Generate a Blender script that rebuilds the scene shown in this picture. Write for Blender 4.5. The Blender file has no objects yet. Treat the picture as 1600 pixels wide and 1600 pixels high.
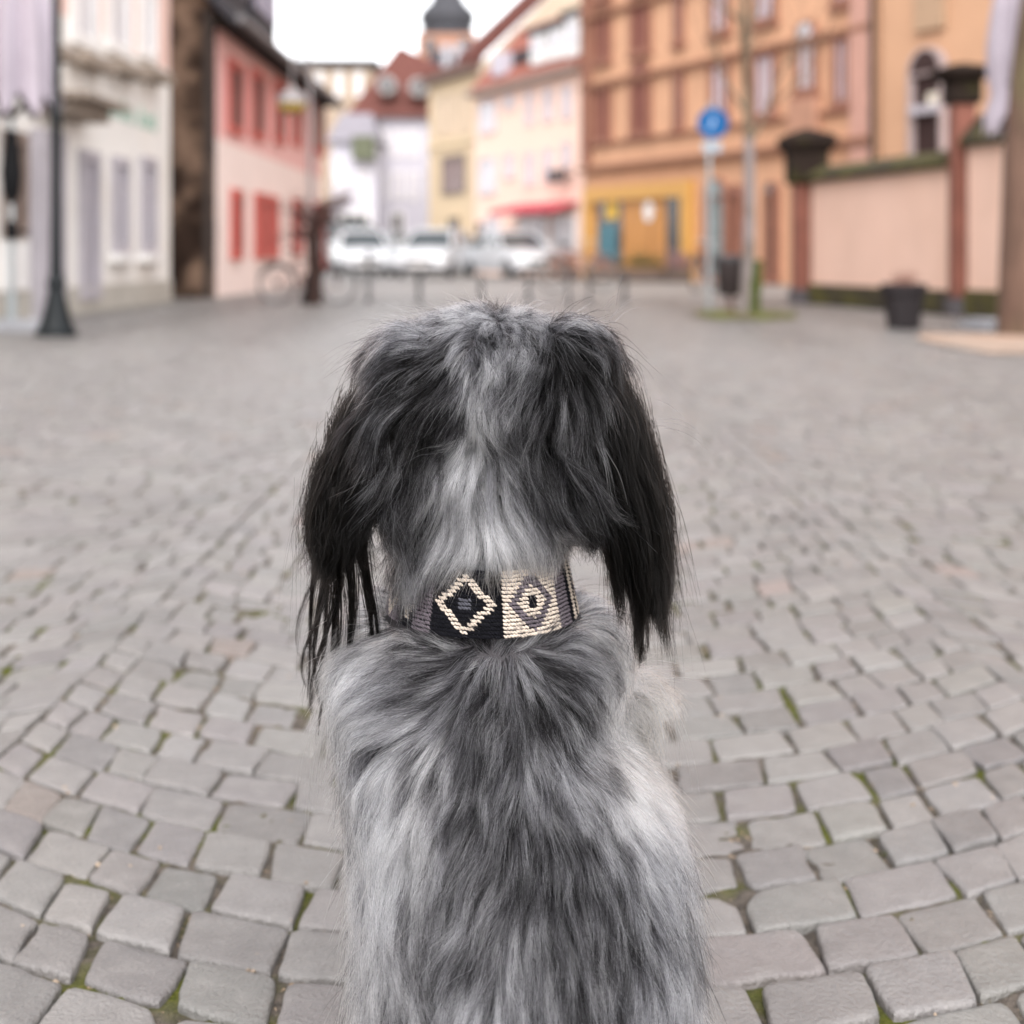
import bpy, bmesh, math, random
import numpy as np
from mathutils import Vector, Matrix, noise as mnoise
from mathutils.bvhtree import BVHTree
from mathutils.kdtree import KDTree
R = math.radians
random.seed(7)
rng = np.random.default_rng(11)
S = bpy.context.scene
COL = S.collection

# ------------------------------------------------------------------ camera, sky, sun, exposure
FPX, HOR, EYE = 2400.0, 395.0, 0.76        # focal length and horizon of the 1600 px photograph, eye height
cam = bpy.data.cameras.new('camera')
camo = bpy.data.objects.new('camera', cam); COL.objects.link(camo)
camo.location = (0, 0, EYE); camo.rotation_euler = (R(90), 0, 0)
cam.sensor_width = 36.0; cam.lens = 36.0*FPX/1600.0
cam.shift_y = -(800.0-HOR)/1600.0
cam.clip_start = 0.05; cam.clip_end = 900.0
cam.dof.use_dof = True; cam.dof.focus_distance = 1.30; cam.dof.aperture_fstop = 4.3
cam.dof.aperture_blades = 0
S.camera = camo

W = bpy.data.worlds.new('World'); S.world = W; W.use_nodes = True
wn, wl = W.node_tree.nodes, W.node_tree.links
wn.clear()
SUN_EL, SUN_AZ = 48.0, 178.0               # sun high behind the camera, spread by thin cloud
sky = wn.new('ShaderNodeTexSky'); sky.sky_type = 'NISHITA'; sky.sun_disc = False
sky.sun_elevation = R(SUN_EL); sky.sun_rotation = R(SUN_AZ)
sky.dust_density = 1.5; sky.air_density = 1.0; sky.ozone_density = 1.0
hs = wn.new('ShaderNodeHueSaturation'); hs.inputs['Saturation'].default_value = 0.12; hs.inputs['Value'].default_value = 1.0
bg = wn.new('ShaderNodeBackground'); bg.inputs['Strength'].default_value = 0.15
wo = wn.new('ShaderNodeOutputWorld')
tint = wn.new('ShaderNodeMix'); tint.data_type = 'RGBA'; tint.blend_type = 'MULTIPLY'; tint.inputs[0].default_value = 1.0
tint.inputs[7].default_value = (1.0, 0.984, 0.984, 1)      # the veil of cloud is very slightly pink
wl.new(sky.outputs['Color'], hs.inputs['Color']); wl.new(hs.outputs['Color'], tint.inputs[6]); wl.new(tint.outputs[2], bg.inputs['Color'])
wl.new(bg.outputs['Background'], wo.inputs['Surface'])
sl = bpy.data.lights.new('sun', 'SUN'); sl.energy = 0.8; sl.angle = R(60); sl.color = (1.0, 0.96, 0.92)
so = bpy.data.objects.new('sun', sl); COL.objects.link(so)
sv = Vector((math.sin(R(SUN_AZ))*math.cos(R(SUN_EL)), math.cos(R(SUN_AZ))*math.cos(R(SUN_EL)), math.sin(R(SUN_EL))))
so.rotation_euler = sv.to_track_quat('Z', 'Y').to_euler(); so.location = (0, 0, 40)
S.view_settings.view_transform = 'Standard'; S.view_settings.look = 'None'
S.view_settings.exposure = 1.65; S.view_settings.gamma = 1.0
S.render.engine = 'CYCLES'
S.cycles.max_bounces = 12; S.cycles.diffuse_bounces = 3; S.cycles.glossy_bounces = 3
S.cycles.transmission_bounces = 12; S.cycles.transparent_max_bounces = 8
S.cycles.sample_clamp_indirect = 6.0
S.cycles.use_denoising = True; S.cycles.denoiser = 'OPENIMAGEDENOISE'
S.cycles.denoising_input_passes = 'RGB_ALBEDO_NORMAL'; S.cycles.denoising_prefilter = 'ACCURATE'
S.cycles_curves.shape = 'RIBBONS'; S.cycles_curves.subdivisions = 2

# ------------------------------------------------------------------ helpers
def srgb(r, g, b):
    f = lambda c: (c/255/12.92) if c/255 <= 0.04045 else ((c/255+0.055)/1.055)**2.4
    return (f(r), f(g), f(b))

MATS = {}
def mat(name, col, rough=0.75, var=0.12, scale=3.0, bump=0.0, bscale=40.0, metal=0.0, col2=None, c2scale=1.0, c2lo=0.45, c2hi=0.65,
        attr=None, spec=0.4, coat=0.0, stretch=None):
    """Principled material: base colour with soft procedural variation, optional second colour in noise patches and a fine bump."""
    if name in MATS: return MATS[name]
    m = bpy.data.materials.new(name); MATS[name] = m; m.use_nodes = True
    n, l = m.node_tree.nodes, m.node_tree.links
    p = n['Principled BSDF']
    p.inputs['Roughness'].default_value = rough; p.inputs['Metallic'].default_value = metal
    p.inputs['Specular IOR Level'].default_value = spec; p.inputs['Coat Weight'].default_value = coat
    tc = n.new('ShaderNodeTexCoord'); src = tc.outputs['Object']
    if stretch:
        mp = n.new('ShaderNodeMapping'); mp.inputs['Scale'].default_value = stretch
        l.new(src, mp.inputs['Vector']); src = mp.outputs['Vector']
    nz = n.new('ShaderNodeTexNoise'); nz.inputs['Scale'].default_value = scale; nz.inputs['Detail'].default_value = 8
    nz.inputs['Roughness'].default_value = 0.62
    l.new(src, nz.inputs['Vector'])
    if attr:
        a = n.new('ShaderNodeAttribute'); a.attribute_name = attr; base = a.outputs['Color']
    else:
        rgb = n.new('ShaderNodeRGB'); rgb.outputs[0].default_value = (*col, 1); base = rgb.outputs[0]
    if col2:
        n2 = n.new('ShaderNodeTexNoise'); n2.inputs['Scale'].default_value = c2scale; n2.inputs['Detail'].default_value = 7
        l.new(src, n2.inputs['Vector'])
        mr = n.new('ShaderNodeMapRange'); mr.inputs[1].default_value = c2lo; mr.inputs[2].default_value = c2hi
        l.new(n2.outputs['Fac'], mr.inputs[0])
        mx = n.new('ShaderNodeMix'); mx.data_type = 'RGBA'
        l.new(mr.outputs[0], mx.inputs[0]); l.new(base, mx.inputs[6]); mx.inputs[7].default_value = (*col2, 1)
        base = mx.outputs[2]
    mr = n.new('ShaderNodeMapRange'); mr.inputs[1].default_value = 0.25; mr.inputs[2].default_value = 0.75
    mr.inputs[3].default_value = 1-var; mr.inputs[4].default_value = 1+var
    l.new(nz.outputs['Fac'], mr.inputs[0])
    vm = n.new('ShaderNodeVectorMath'); vm.operation = 'SCALE'
    l.new(base, vm.inputs[0]); l.new(mr.outputs[0], vm.inputs['Scale'])
    l.new(vm.outputs[0], p.inputs['Base Color'])
    if bump:
        nb = n.new('ShaderNodeTexNoise'); nb.inputs['Scale'].default_value = bscale; nb.inputs['Detail'].default_value = 6
        l.new(src, nb.inputs['Vector'])
        b = n.new('ShaderNodeBump'); b.inputs['Strength'].default_value = bump; b.inputs['Distance'].default_value = 0.01
        l.new(nb.outputs['Fac'], b.inputs['Height']); l.new(b.outputs['Normal'], p.inputs['Normal'])
    return m

def tag(o, label=None, cat=None, group=None, kind=None):
    if label: o['label'] = label
    if cat: o['category'] = cat
    if group: o['group'] = group
    if kind: o['kind'] = kind
    return o
def empty(name, loc, label, cat, group=None):
    o = bpy.data.objects.new(name, None); COL.objects.link(o); o.location = loc; o.empty_display_size = 0.2
    return tag(o, label, cat, group)
def link_mesh(name, me, m, parent=None, smooth=False):
    o = bpy.data.objects.new(name, me); COL.objects.link(o)
    if m: me.materials.append(m)
    if smooth: me.shade_smooth()
    if parent:
        o.parent = parent
        o.matrix_parent_inverse = Matrix.Translation(-world_loc(parent))
    return o
def world_loc(o):
    # every parent here is only translated, and children are modelled in world space
    return (o.matrix_parent_inverse.translation + o.location + world_loc(o.parent)) if o.parent else o.location.copy()

class MB:
    """collects vertices and faces in world space and links them as one mesh object"""
    def __init__(s): s.v, s.f = [], []
    def add(s, vs, fs):
        b = len(s.v); s.v += [tuple(p) for p in vs]; s.f += [tuple(i+b for i in q) for q in fs]; return s
    def hexa(s, p):   # 8 points: bottom 4 (ccw), top 4
        return s.add(p, [(3,2,1,0),(4,5,6,7),(0,1,5,4),(1,2,6,5),(2,3,7,6),(3,0,4,7)])
    def box(s, x0, x1, y0, y1, z0, z1):
        return s.hexa([(x0,y0,z0),(x1,y0,z0),(x1,y1,z0),(x0,y1,z0),(x0,y0,z1),(x1,y0,z1),(x1,y1,z1),(x0,y1,z1)])
    def tube(s, pts, rad, n=10, cap=True):
        pts = [Vector(p) for p in pts]
        if not hasattr(rad, '__len__'): rad = [rad]*len(pts)
        rings = []; up = None
        for i, p in enumerate(pts):
            t = (pts[min(i+1, len(pts)-1)]-pts[max(i-1, 0)]).normalized()
            if up is None: up = Vector((1,0,0)) if abs(t.x) < 0.9 else Vector((0,1,0))
            a = t.cross(up).normalized(); bb = t.cross(a).normalized(); up = bb.cross(t)*-1 if False else up
            rings.append([p + (a*math.cos(2*math.pi*k/n) + bb*math.sin(2*math.pi*k/n))*rad[i] for k in range(n)])
        vs = [q for r in rings for q in r]; fs = []
        for i in range(len(pts)-1):
            for k in range(n):
                fs.append((i*n+k, i*n+(k+1) % n, (i+1)*n+(k+1) % n, (i+1)*n+k))
        if cap:
            fs.append(tuple(range(n-1, -1, -1))); fs.append(tuple((len(pts)-1)*n+k for k in range(n)))
        return s.add(vs, fs)
    def lathe(s, cx, cy, prof, n=20, square=0.0):   # prof: list of (r, z)
        vs, fs = [], []
        for r, z in prof:
            for k in range(n):
                a = 2*math.pi*k/n
                q = 1.0
                if square: q = 1.0/max(abs(math.cos(a)), abs(math.sin(a)))*square + (1-square)
                vs.append((cx+r*q*math.cos(a), cy+r*q*math.sin(a), z))
        for i in range(len(prof)-1):
            for k in range(n): fs.append((i*n+k, i*n+(k+1) % n, (i+1)*n+(k+1) % n, (i+1)*n+k))
        fs.append(tuple(range(n-1, -1, -1))); fs.append(tuple((len(prof)-1)*n+k for k in range(n)))
        return s.add(vs, fs)
    def prism(s, poly, a, b):   # poly: list of Vector points (planar); extruded from offset a to offset b (Vectors)
        n = len(poly); a, b = Vector(a), Vector(b)
        vs = [Vector(p)+a for p in poly]+[Vector(p)+b for p in poly]
        fs = [tuple(range(n-1,-1,-1)), tuple(range(n, 2*n))]+[(i, (i+1) % n, n+(i+1) % n, n+i) for i in range(n)]
        return s.add(vs, fs)
    def build(s, name, m, parent=None, smooth=False, bevel=0.0):
        me = bpy.data.meshes.new(name); me.from_pydata(s.v, [], s.f); me.validate()
        bm = bmesh.new(); bm.from_mesh(me); bmesh.ops.recalc_face_normals(bm, faces=bm.faces)
        if bevel:
            bmesh.ops.bevel(bm, geom=[e for e in bm.edges if len(e.link_faces) == 2 and e.calc_face_angle(0) > 0.6], offset=bevel, segments=2, affect='EDGES')
        bm.to_mesh(me); bm.free()
        o = link_mesh(name, me, m, parent, smooth)
        if smooth:
            try: me.set_sharp_from_angle(angle=R(40))
            except Exception: pass
        return o

def fast_mesh(name, V, F):
    """V (n,3) float array, F list of (k,m) int arrays with the same face size within each"""
    me = bpy.data.meshes.new(name)
    me.vertices.add(len(V)); me.vertices.foreach_set('co', np.asarray(V, np.float32).ravel())
    loops = np.concatenate([f.ravel() for f in F]); sizes = np.concatenate([np.full(len(f), f.shape[1]) for f in F])
    me.loops.add(len(loops)); me.loops.foreach_set('vertex_index', loops.astype(np.int32))
    me.polygons.add(len(sizes)); st = np.concatenate([[0], np.cumsum(sizes)[:-1]])
    me.polygons.foreach_set('loop_start', st.astype(np.int32)); me.polygons.foreach_set('loop_total', sizes.astype(np.int32))
    me.update(calc_edges=True); me.validate()
    return me

def vnoise(x, y, seed=0):
    """smooth value noise, vectorised"""
    xi, yi = np.floor(x).astype(np.int64), np.floor(y).astype(np.int64); fx, fy = x-xi, y-yi
    fx, fy = fx*fx*(3-2*fx), fy*fy*(3-2*fy)
    def h(a, b):
        n = (a*374761393 + b*668265263 + seed*974711) & 0x7fffffff
        n = ((n ^ (n >> 13))*1274126177) & 0x7fffffff
        return ((n ^ (n >> 16)) & 0xffff)/65535.0
    return (h(xi,yi)*(1-fx)+h(xi+1,yi)*fx)*(1-fy)+(h(xi,yi+1)*(1-fx)+h(xi+1,yi+1)*fx)*fy
def fbm(x, y, seed=0, oct=3):
    t, a, s = 0, 1.0, 0
    for o in range(oct):
        t = t+a*vnoise(x*2**o, y*2**o, seed+o*17); s += a; a *= 0.5
    return t/s
def gx(u, Y): return (u-800.0)/FPX*Y       # reading positions off the photograph: sideways metres at distance Y
def gz(v, Y): return EYE-(v-HOR)/FPX*Y     # height at distance Y
def gy(v): return FPX*EYE/(v-HOR)          # distance of a ground point
# ------------------------------------------------------------------ ground: soil and moss sheet, cobbles in segmental arcs, the far street
SEG, SAG, PITCH, SX0 = 1.64, 0.36, 0.114, 0.05
def arc_y(x):
    k = np.floor((x-SX0)/SEG+0.5); xx = x-SX0-k*SEG
    return SAG*(2*xx/SEG)**2

def build_cobbles():
    stones = []        # corner quads (4,2), lod
    s_tab = np.linspace(-SEG/2, SEG/2, 401)
    arc = np.concatenate([[0], np.cumsum(np.hypot(np.diff(s_tab), np.diff(SAG*(2*s_tab/SEG)**2)))])
    total = arc[-1]
    lod = {0: [], 1: [], 2: []}
    for seg in range(-9, 10):
        cx = SX0+seg*SEG
        off = 0.0 if seg == 0 else rng.uniform(0, PITCH)
        for j in range(-4, 310):
            y0 = 0.55+j*PITCH+off
            if abs(cx) > 0.42*(y0+SAG)+2.2: continue
            # stone lengths along the arc, shorter towards the ends
            cuts = [0.0]
            while cuts[-1] < total:
                t = abs(cuts[-1]/total-0.5)*2
                cuts.append(cuts[-1]+rng.uniform(0.100, 0.160)*(1-0.26*t))
            if total-cuts[-2] < 0.05: cuts.pop(-2)
            cuts[-1] = total
            cuts = np.array(cuts)
            xs = np.interp(cuts, arc, s_tab)
            for a, b in zip(xs[:-1], xs[1:]):
                g = 0.0016+0.0036*rng.random()**1.8
                skew = rng.uniform(-0.007, 0.007, 4)
                P = np.array([(a, 0), (b, 0), (b, 1), (a, 1)], float)
                q = np.empty((4, 2))
                for c in range(4):
                    x = P[c, 0]+skew[c]
                    x += g if c in (0, 3) else -g
                    sl = 8*SAG*x/SEG**2
                    nrm = 1/math.hypot(1, sl)
                    # rows keep their width across the arc's flanks
                    yy = y0+SAG*(2*x/SEG)**2
                    yy += (g/nrm if P[c, 1] == 0 else PITCH-g/nrm)+rng.uniform(-0.0060, 0.0060)
                    q[c] = (cx+x, yy)
                m = q.mean(0)
                if m[1] < 0.75 or abs(m[0]) > 0.40*m[1]+1.3 or m[1] > 27: continue
                lod[0 if m[1] < 5.2 else 1 if m[1] < 12.5 else 2].append(q)
    allV, allF, allC = [], [], []; base = 0
    for L, (M, insets) in {0: (36, [(0.0, -0.045), (0.0, -0.006), (0.0012, -0.0024), (0.0035, -0.0005), (0.012, 0.0), (0.034, 0.0004)]),
                           1: (16, [(0.0, -0.03), (0.0, -0.004), (0.004, -0.0005), (0.02, 0.0)]),
                           2: (8, [(0.0, -0.02), (0.002, 0.0)])}.items():
        Q = np.array(lod[L]); n = len(Q)
        # rounded-square outline in the unit square
        th = (np.arange(M)+0.5)/M*2*np.pi
        e = 0.10
        ux = np.sign(np.cos(th))*np.abs(np.cos(th))**e; uy = np.sign(np.sin(th))*np.abs(np.sin(th))**e
        ux, uy = (ux+1)/2, (uy+1)/2
        if L == 0:   # even out the spacing along the outline
            tt = np.linspace(0, 2*np.pi, 4000, endpoint=False)
            ax = (np.sign(np.cos(tt))*np.abs(np.cos(tt))**e+1)/2; ay = (np.sign(np.sin(tt))*np.abs(np.sin(tt))**e+1)/2
            d = np.concatenate([[0], np.cumsum(np.hypot(np.diff(ax), np.diff(ay)))]); w = np.linspace(0, d[-1], M, endpoint=False)
            ux, uy = np.interp(w, d, ax), np.interp(w, d, ay)
        wgt = np.stack([(1-ux)*(1-uy), ux*(1-uy), ux*uy, (1-ux)*uy], 1)      # (M,4)
        ring = np.einsum('mk,nkc->nmc', wgt, Q)                              # (n,M,2)
        ctr = Q.mean(1)[:, None, :]
        if L < 2:     # chipped, uneven edges
            j1 = fbm(ring[..., 0]*38, ring[..., 1]*38, 3, 3)-0.5
            j2 = fbm(ring[..., 0]*14+50, ring[..., 1]*14, 9, 2)-0.5
            chip = np.clip(fbm(ring[..., 0]*11+9, ring[..., 1]*11+5, 21, 2)-0.66, 0, 1)
            ring = ctr+(ring-ctr)*(1+0.085*j1+0.05*j2-0.75*chip)[..., None]
        hz = rng.normal(0, 0.0016, n)[:, None]; tx = rng.normal(0, 0.009, n)[:, None]; ty = rng.normal(0, 0.009, n)[:, None]
        size = np.linalg.norm(Q[:, 2]-Q[:, 0], axis=1)[:, None]/2*0.72
        V = []
        for k, (ins, z) in enumerate(insets):
            r = ctr+(ring-ctr)*(1-np.minimum(ins/size, 0.8))[..., None]
            zz = z+hz+(r[..., 0]-ctr[..., 0])*tx+(r[..., 1]-ctr[..., 1])*ty
            if z > -0.02 and L == 0:
                zz = zz+(fbm(r[..., 0]*30, r[..., 1]*30, 5, 3)-0.5)*0.0042+(fbm(r[..., 0]*9, r[..., 1]*9, 8, 2)-0.5)*0.004
            V.append(np.concatenate([r, zz[..., None]], 2))
        cz = insets[-1][1]+hz
        V.append(np.concatenate([ctr, cz[..., None]], 2))
        V = np.concatenate(V, 1)                                             # (n, M*K+1, 3)
        K = len(insets); per = M*K+1
        i = np.arange(M); i2 = (i+1) % M
        quads = np.concatenate([np.stack([k*M+i, k*M+i2, (k+1)*M+i2, (k+1)*M+i], 1) for k in range(K-1)])
        tris = np.stack([(K-1)*M+i, (K-1)*M+i2, np.full(M, M*K)], 1)
        o = (np.arange(n)*per)[:, None, None]
        allV.append(V.reshape(-1, 3))
        allF.append((quads[None]+o+base).reshape(-1, 4)); allF.append((tris[None]+o+base).reshape(-1, 3))
        # stone colours: grey basalt and greywacke, a few pinkish ones
        t = rng.normal(0, 1, n)
        c = np.array([0.150, 0.141, 0.135])[None]*(1+0.10*t)[:, None]
        c = c*(1+rng.normal(0, 0.010, (n, 3)))*1.17
        pk = rng.random(n) < 0.015
        c[pk] *= np.array([1.12, 0.98, 0.92])
        allC.append(np.repeat(np.clip(c, 0.08, 0.4), per, 0)); base += n*per
    V = np.concatenate(allV); C = np.concatenate(allC)
    me = fast_mesh('cobblestone_paving', V, allF)
    a = me.color_attributes.new('stone', 'FLOAT_COLOR', 'POINT')
    a.data.foreach_set('color', np.concatenate([C, np.ones((len(C), 1))], 1).astype(np.float32).ravel())
    m = mat('cobble', (0.2, 0.2, 0.2), rough=0.36, var=0.15, scale=26, bump=0.5, bscale=170, attr='stone', spec=0.5,
            col2=(0.19, 0.178, 0.168), c2scale=13, c2lo=0.52, c2hi=0.86)
    o = link_mesh('cobblestone_paving', me, m, smooth=True)
    me.set_sharp_from_angle(angle=R(55))
    return tag(o, 'square grey cobblestones laid in arcs with mossy joints', 'paving', kind='structure')

def moss_material():
    m = bpy.data.materials.new('soil_moss'); m.use_nodes = True
    n, l = m.node_tree.nodes, m.node_tree.links; p = n['Principled BSDF']; p.inputs['Roughness'].default_value = 0.95
    p.inputs['Specular IOR Level'].default_value = 0.10
    tc = n.new('ShaderNodeTexCoord')
    def nz(sc, d=6):
        t = n.new('ShaderNodeTexNoise'); t.inputs['Scale'].default_value = sc; t.inputs['Detail'].default_value = d
        l.new(tc.outputs['Object'], t.inputs['Vector']); return t.outputs['Fac']
    def mr(src, a, b):
        t = n.new('ShaderNodeMapRange'); t.inputs[1].default_value = a; t.inputs[2].default_value = b; l.new(src, t.inputs[0]); return t.outputs[0]
    def mix(f, a, b):
        t = n.new('ShaderNodeMix'); t.data_type = 'RGBA'; l.new(f, t.inputs[0])
        for k, c in ((6, a), (7, b)):
            if isinstance(c, tuple): t.inputs[k].default_value = (*c, 1)
            else: l.new(c, t.inputs[k])
        return t.outputs[2]
    soil = mix(mr(nz(60), 0.4, 0.6), (0.070, 0.060, 0.052), (0.125, 0.105, 0.088))
    moss = mix(mr(nz(180), 0.35, 0.65), (0.05, 0.06, 0.010), (0.10, 0.10, 0.022))
    c = mix(mr(nz(5.5, 4), 0.47, 0.60), soil, moss)
    c = mix(mr(nz(95, 2), 0.66, 0.70), c, (0.30, 0.22, 0.15))
    l.new(c, p.inputs['Base Color'])
    b = n.new('ShaderNodeBump'); b.inputs['Strength'].default_value = 0.9; b.inputs['Distance'].default_value = 0.006
    l.new(nz(220), b.inputs['Height']); l.new(b.outputs['Normal'], p.inputs['Normal'])
    return m

def build_soil():
    # fine grid where the joints can be made out, coarse sheet to the horizon below it
    xs = np.arange(-2.6, 2.6, 0.011); ys = np.arange(0.7, 5.3, 0.011)
    X, Y = np.meshgrid(xs, ys)
    Z = -0.0105+0.012*np.clip(fbm(X*5.5, Y*5.5, 31, 2)-0.36, 0, 0.55)*1.2+0.010*(fbm(X*50, Y*50, 33, 3)-0.5)
    V = np.stack([X, Y, Z], 2).reshape(-1, 3); nx, ny = len(xs), len(ys)
    i = (np.arange(ny-1)[:, None]*nx+np.arange(nx-1)[None]).ravel()
    F = np.stack([i, i+1, i+nx+1, i+nx], 1)
    b = len(V)
    V = np.concatenate([V, [(-400, -30, -0.0125), (400, -30, -0.0125), (400, 600, -0.0125), (-400, 600, -0.0125)]])
    me = fast_mesh('soil_and_moss', V, [F, np.array([[b, b+1, b+2, b+3]])])
    o = link_mesh('soil_and_moss', me, moss_material(), smooth=True)
    return tag(o, 'dark soil and green moss in the joints of the cobbles', 'ground', kind='structure')

build_soil(); build_cobbles()
b = MB(); b.add([(-60, 26.6, -0.006), (60, 26.6, -0.006), (60, 400, -0.006), (-60, 400, -0.006)], [(0, 1, 2, 3)])
tag(b.build('street', mat('street', (0.23, 0.22, 0.21), rough=0.5, var=0.2, scale=2.2, bump=0.6, bscale=9)),
    'pale stone paved street leading away between the houses', 'street', kind='structure')
# crumbs in the joints: grit, leaf bits
def crumbs():
    b = MB()
    for i in range(900):
        y = 1.0+3.2*random.random()**1.5; x = random.uniform(-0.42*y-0.1, 0.42*y+0.1)
        r = random.uniform(0.0015, 0.0045); z = random.uniform(-0.010, -0.003)
        pts = [(x+r*random.uniform(.6, 1.3)*math.cos(a), y+r*random.uniform(.6, 1.3)*math.sin(a), z+random.uniform(0, r)) for a in (0.3, 1.6, 2.9, 4.0, 5.2)]
        b.add(pts+[(x, y, z+r*1.2), (x, y, z-r)], [(k, (k+1) % 5, 5) for k in range(5)]+[((k+1) % 5, k, 6) for k in range(5)])
    o = b.build('joint_grit', mat('grit', (0.30, 0.23, 0.17), var=0.5, scale=20))
    tag(o, 'scattered grit and dry leaf crumbs in the cobble joints', 'grit', kind='stuff')
crumbs()
def moss_tufts():
    rs = np.random.default_rng(5); n = 90000
    y = 0.95+2.6*rs.random(n)**1.3; x = rs.uniform(-1, 1, n)*(0.42*y+0.1)
    k = fbm(x*5.5, y*5.5, 31, 2) > 0.45
    x, y = x[k], y[k]; n = len(x)
    a = rs.uniform(0, 6.283, n); w = rs.uniform(0.0006, 0.0012, n); h = rs.uniform(0.005, 0.0105, n); z = np.full(n, -0.0125)
    dx, dy = np.cos(a)*w, np.sin(a)*w; lx, ly = rs.normal(0, 0.003, n), rs.normal(0, 0.003, n)
    V = np.stack([np.stack([x-dx, y-dy, z], 1), np.stack([x+dx, y+dy, z], 1), np.stack([x+lx, y+ly, z+h], 1)], 1).reshape(-1, 3)
    me = fast_mesh('moss', V, [np.arange(3*n).reshape(-1, 3)])
    o = link_mesh('moss', me, mat('moss_blade', (0.10, 0.11, 0.022), rough=0.9, var=0.5, scale=60, spec=0.2, col2=(0.16, 0.12, 0.04), c2scale=25, c2lo=0.5, c2hi=0.6))
    tag(o, 'tiny green moss tufts growing in the cobble joints', 'moss', kind='stuff')
moss_tufts()
# ------------------------------------------------------------------ houses, wall and gate pillars round the square
class Facade:
    """a house front: runs from (ox, oy) along (dx, dy); outward normal towards the square"""
    def __init__(s, ox, oy, dx, dy, side):
        l = math.hypot(dx, dy); s.o = Vector((ox, oy, 0)); s.d = Vector((dx/l, dy/l, 0)); s.n = Vector((-s.d.y, s.d.x, 0))*side
    def at(s, a, z, out=0.0): return s.o+s.d*a+s.n*out+Vector((0, 0, z))
    def s(s_, u):
        k = (u-800)/FPX
        return (k*s_.o.y-s_.o.x)/(s_.d.x-k*s_.d.y)
    def y(s, u): return (s.o+s.d*s.s(u)).y
    def z(s, v, u): return gz(v, s.y(u))
    def box(s, mb, a0, a1, z0, z1, d0, d1):
        p = [s.at(a, z, d) for z in (z0, z1) for a, d in ((a0, d0), (a1, d0), (a1, d1), (a0, d1))]
        return mb.hexa(p)
    def part(s, name, m, parent, a0, a1, z0, z1, d0, d1, bevel=0.0):
        mb = MB(); s.box(mb, min(a0, a1), max(a0, a1), z0, z1, d0, d1); return mb.build(name, m, parent, bevel=bevel)
    def window(s, parent, u0, u1, v0, v1, frame, pane, fw=0.09, mull=1, trans=0, proud=0.07, name='window', shutters=None, arch=False, sill=None):
        """frame with a recessed pane; u, v are its corners in the photograph"""
        um = (u0+u1)/2; a0, a1 = sorted((s.s(u0), s.s(u1))); z1, z0 = s.z(v0, um), s.z(v1, um)
        return s.window_at(parent, a0, a1, z0, z1, frame, pane, fw, mull, trans, proud, name, shutters, arch, sill)
    def window_at(s, parent, a0, a1, z0, z1, frame, pane, fw=0.09, mull=1, trans=0, proud=0.07, name='window', shutters=None, arch=False, sill=None):
        mb = MB()
        s.box(mb, a0, a0+fw, z0, z1, 0.002, proud); s.box(mb, a1-fw, a1, z0, z1, 0.002, proud)
        s.box(mb, a0+fw, a1-fw, z0, z0+fw, 0.002, proud); s.box(mb, a0+fw, a1-fw, z1-fw, z1, 0.002, proud)
        for k in range(mull):
            c = a0+(a1-a0)*(k+1)/(mull+1); s.box(mb, c-0.025, c+0.025, z0+fw, z1-fw, 0.002, proud*0.6)
        for k in range(trans):
            c = z0+(z1-z0)*(0.68 if trans == 1 else (k+1)/(trans+1)); s.box(mb, a0+fw, a1-fw, c-0.02, c+0.02, 0.002, proud*0.55)
        if arch:
            n = 10; w = (a1-a0)/2; c = (a0+a1)/2
            poly = [s.at(c+w*math.cos(math.pi*k/n), z1+0.001+w*0.8*math.sin(math.pi*k/n), 0) for k in range(n+1)]
            mb.prism(poly, s.n*0.002, s.n*proud)
            inner = [s.at(c+(w-fw)*math.cos(math.pi*k/n), z1-fw*0.5+w*0.8*math.sin(math.pi*k/n)-(0.0 if 0 < k < n else 0.0), 0) for k in range(n+1)]
        w = mb.build(name, frame, parent)
        p = MB(); s.box(p, a0+fw*0.6, a1-fw*0.6, z0+fw*0.6, z1-fw*0.6, 0.004, 0.022)
        if arch: p.prism(inner, s.n*(proud+0.002), s.n*(proud+0.012))
        p.build('pane', pane, w)
        if sill:
            q = MB(); s.box(q, a0-0.08, a1+0.08, z0-0.12, z0-0.003, 0.003, 0.16); q.build('sill', sill, w)
        if shutters:
            for c0, c1 in ((a0-(a1-a0)*0.5, a0-0.01), (a1+0.01, a1+(a1-a0)*0.5)):
                q = MB(); s.box(q, c0, c1, z0, z1, 0.006, 0.05)
                k = z0+0.06
                while k < z1-0.06:
                    s.box(q, c0+0.03, c1-0.03, k, k+0.03, 0.051, 0.062); k += 0.07
                q.build('shutter', shutters, w)
        return w

def body(F, a0, a1, z0, z1, depth, name, m, parent, out=0.0):
    return F.part(name, m, parent, a0, a1, z0, z1, -depth, out)
def gable_roof(F, a0, a1, zb, depth, rise, m, parent, over=0.35, thick=0.16, name='roof', d_ridge=None):
    """ridge parallel to the front"""
    r = depth/2 if d_ridge is None else d_ridge
    k = rise/r
    mb = MB()
    prof = [(over, zb-k*over), (over, zb-k*over+thick), (-r, zb+rise+thick), (-depth-over, zb-k*over+thick), (-depth-over, zb-k*over), (-r, zb+rise)]
    poly = [F.at(a0-0.25, z, d) for d, z in prof]
    mb.prism(poly, (0, 0, 0), F.d*(a1-a0+0.5))
    return mb.build(name, m, parent)

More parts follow.
